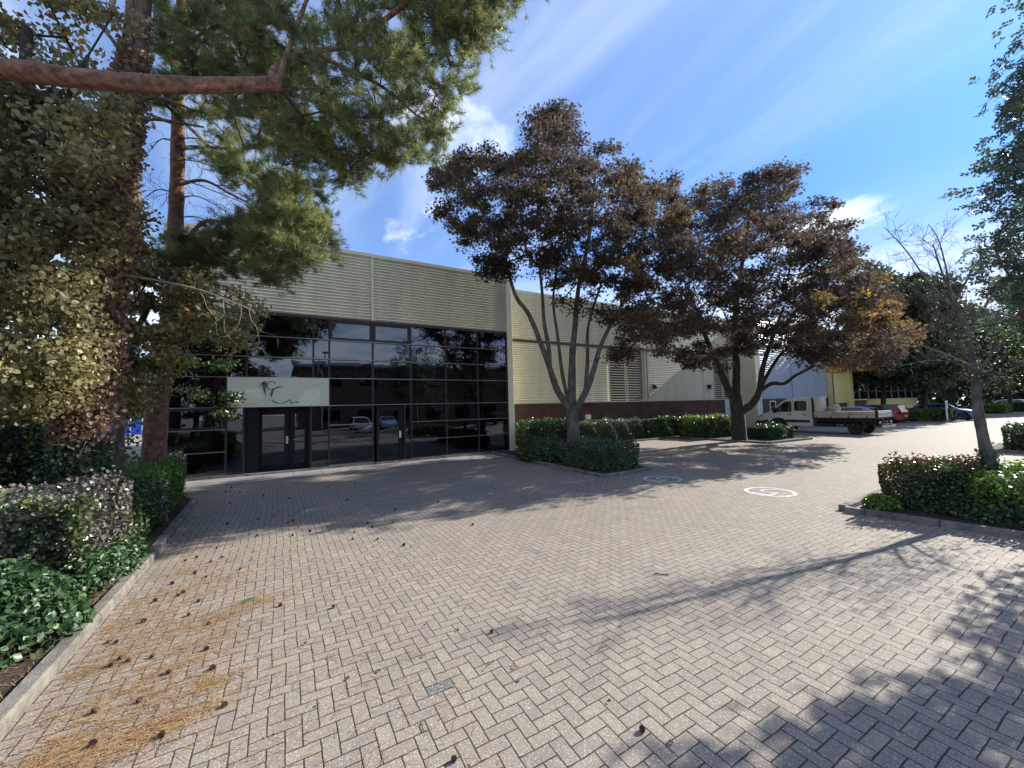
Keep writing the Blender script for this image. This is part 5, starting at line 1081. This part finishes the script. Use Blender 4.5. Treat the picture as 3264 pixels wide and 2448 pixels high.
# ------------------------------------------------------------------ litter
def litter():
    # pine needles: drifts near the left kerb
    n_ = 8500; cx, cy, dr = [], [], []
    sp = [(G(a*1.4756, b*1.4756)[:2], s_) for a, b, s_ in ((300, 1400, .30), (340, 1360, .25), (250, 1500, .25), (200, 1450, .20), (390, 1300, .28), (330, 1290, .25), (430, 1390, .2), (380, 1440, .22), (460, 1340, .22), (150, 1600, .18), (280, 1590, .2), (220, 1640, .2), (420, 1230, .3), (480, 1250, .25), (330, 1500, .2), (380, 1560, .15), (240, 1360, .2), (450, 1480, .12), (100, 1650, .15), (560, 1300, .2))]
    k = rng.integers(0, len(sp), n_); B = np.array([s_[0] for s_ in sp])[k]; S = np.array([s_[1] for s_ in sp])[k]
    g1 = rng.standard_t(4, n_)*S*1.1; g2 = rng.standard_t(2, n_)*S*.42
    X = B[:, 0]+g1*.86-g2*.3; Y = B[:, 1]+g1*.25+g2*.95
    u = rng.uniform(0, 1, n_) < .3; X[u] = rng.uniform(-1.5, 1.2, u.sum()); Y[u] = rng.uniform(2.0, 9.5, u.sum())
    ok = X > -1.5; X, Y = X[ok], Y[ok]; n_ = len(X)
    a = rng.normal(.25, .65, n_); l = rng.uniform(.025, .06, n_); d = np.stack([np.cos(a), np.sin(a), 0*a], 1); s_ = np.stack([-np.sin(a), np.cos(a), 0*a], 1)*.0021
    P = np.stack([X, Y, .004+rng.exponential(.004, n_)], 1); V = np.stack([P-d*l[:, None]-s_, P+d*l[:, None]-s_*.5, P+d*l[:, None]+s_*.5, P-d*l[:, None]+s_], 1).reshape(-1, 3)
    F = np.arange(n_*4).reshape(-1, 4); o = mesh_np('needle_litter', V, F, L['litter'], rng.uniform(0, 1, n_)); tag(o, 'fallen orange pine needles drifted along the left kerb', 'pine needles', kind='stuff')
    # needles in the bed
    n_ = 7000; P = np.stack([rng.uniform(-3.6, -1.72, n_), rng.uniform(1.8, 9, n_), .075+rng.exponential(.008, n_)], 1); a = rng.uniform(0, 6.3, n_); l = .04
    d = np.stack([np.cos(a), np.sin(a), .1+0*a], 1); s_ = np.stack([-np.sin(a), np.cos(a), 0*a], 1)*.0018
    V = np.stack([P-d*l-s_, P+d*l-s_, P+d*l+s_, P-d*l+s_], 1).reshape(-1, 3); o = mesh_np('needle_litter', V, np.arange(n_*4).reshape(-1, 4), L['litter'], rng.uniform(0, 1, n_)); tag(o, 'pine needles covering the soil of the left bed', 'pine needles', kind='stuff')
    # scattered small leaves
    n_ = 900; X = rng.uniform(-1.5, 18, n_); Y = rng.uniform(1.5, 15.5, n_)
    k2 = rng.uniform(0, 1, n_) < .5; t = rng.uniform(0, 1, n_); X[k2] = np.where(t[k2] < .5, rng.normal(8.0, .8, k2.sum()), rng.normal(21.5, 2.0, k2.sum())); Y[k2] = np.where(t[k2] < .5, rng.normal(8.2, .8, k2.sum()), rng.normal(10.0, .5, k2.sum()))
    P = np.stack([X, Y, .012+0*X], 1); V, F, a = leaves(P, .035, rng.uniform(0, 1, n_), np.tile([0, 0, 1.], (n_, 1)), jit=.15); o = mesh_np('fallen_leaves', V, F, L['deadleaf'], a); tag(o, 'small dry leaves scattered over the paving', 'leaves', kind='stuff')
litter()
def cone_mesh():
    mb = MB(); prof = [(.004, 0), (.014, .006), (.018, .018), (.016, .032), (.009, .044), (.002, .050)]; mb.lathe(prof, (0, 0, 0), 'y', 10)
    g = 2.39996
    for i in range(46):
        f = i/46; t = .004+f*.042; r = .019*math.sin(math.pi*min(.93, .16+f*.80))**.7; a = i*g; c = np.array([math.cos(a), 0, math.sin(a)]); tn = np.array([-math.sin(a), 0, math.cos(a)]); b = c*r*.6+[0, t, 0]; e = c*(r+.008)+[0, t+.007, 0]
        mb.add([b-tn*.004, b+tn*.004, e+tn*.0055, e-tn*.0055, e+c*.001-[0, .003, 0]], [(0, 1, 2, 3), (3, 2, 4)])
    mb.v = [(a_, b_-.025, c_+.020) for a_, b_, c_ in mb.v]; return mb
cones = [(605, 1310), (720, 1313), (1062, 1367), (445, 1405), (458, 1447), (350, 1592), (485, 1527), (450, 1350), (205, 1540), (200, 1612), (365, 1455), (395, 1282), (385, 1288), (335, 1300), (420, 1240), (445, 1248), (372, 1262), (408, 1330), (430, 1300), (300, 1518), (278, 1430), (262, 1425), (240, 1440), (190, 1400), (250, 1390), (310, 1345), (455, 1215), (425, 1205), (480, 1205), (400, 1212), (520, 1230), (330, 1420), (980, 1645), (1388, 1580)]
c0 = cone_mesh().build('pine_cone', M['cone']); used = False
for i, (a_, b_) in enumerate(cones+[(None, None)]*30):
    if a_ is None: a_, b_ = rng.uniform(430, 1130), rng.uniform(1045, 1185)
    p = G(a_*1.4756, b_*1.4756)
    if p[0] < -1.4: p[0] = -1.4+rng.uniform(0, .3)
    o = c0 if not used else c0.copy()
    if used: col.objects.link(o)
    used = True; s_ = rng.uniform(.85, 1.25)*(.7 if i >= len(cones) else .68); o.location = (p[0], p[1], .002); o.scale = (s_,)*3; o.rotation_euler = (0, 0, rng.uniform(0, 6.28))
    far = i >= len(cones) or b_ < 1265
    tag(o, 'dark pine cone in the tree shade on the paving before the glass front' if i >= len(cones) else ('single brown pine cone in the middle of the sunlit paving' if i == 2 else ('small dark pine cone at the bottom edge of the paving' if i >= 32 else 'brown pine cone lying on the sunlit paving among fallen needles near the left kerb')), 'pine cone', 'pine cones fallen on the paving')
V_, F_w, a_w = leaves(np.array([G(795, 1914)]*70)+rng.normal(0, .045, (70, 3))*[1, .6, 0]+[0, 0, .012], .035, rng.uniform(.3, .9, 70), w=.12); tag(mesh_np('weed', V_, F_w, L['bright'], a_w), 'tiny green weed growing in a paving joint, left of centre', 'weed', kind='stuff')
for px_, py_, ln_, ang_, lb_ in ((1560, 2120, .16, .4, 'thin brown twig on a paving joint below the single middle cone'), (1350, 2310, .11, 1.3, 'small dark curved twig near the bottom edge of the paving'), (1920, 2065, .14, .1, 'pale forked twig lying on the paving right of the middle cone')):
    c_ = G(px_, py_, .008); d_ = np.array([math.cos(ang_), math.sin(ang_), 0]); n2_ = np.array([-d_[1], d_[0], 0]); q = MB(); q.tube([c_-d_*ln_/2, c_+n2_*.012, c_+d_*ln_/2], [.0035, .003, .0015], 5); q.tube([c_+n2_*.012, c_+d_*ln_*.3+n2_*.05], [.0025, .001], 4); tag(q.build('fallen_twig', M['twig']), lb_, 'stick')
q = MB(); q.tube([G(2085, 1828, .01), G(2105, 1830, .012), G(2132, 1831, .008)], .006, 5); tag(q.build('fallen_twig', M['barkdark']), 'short dark stick lying on the sunlit paving right of centre', 'stick')
print('OBJECTS', len(bpy.data.objects), 'FACES', sum(len(m_.polygons) for m_ in bpy.data.meshes))
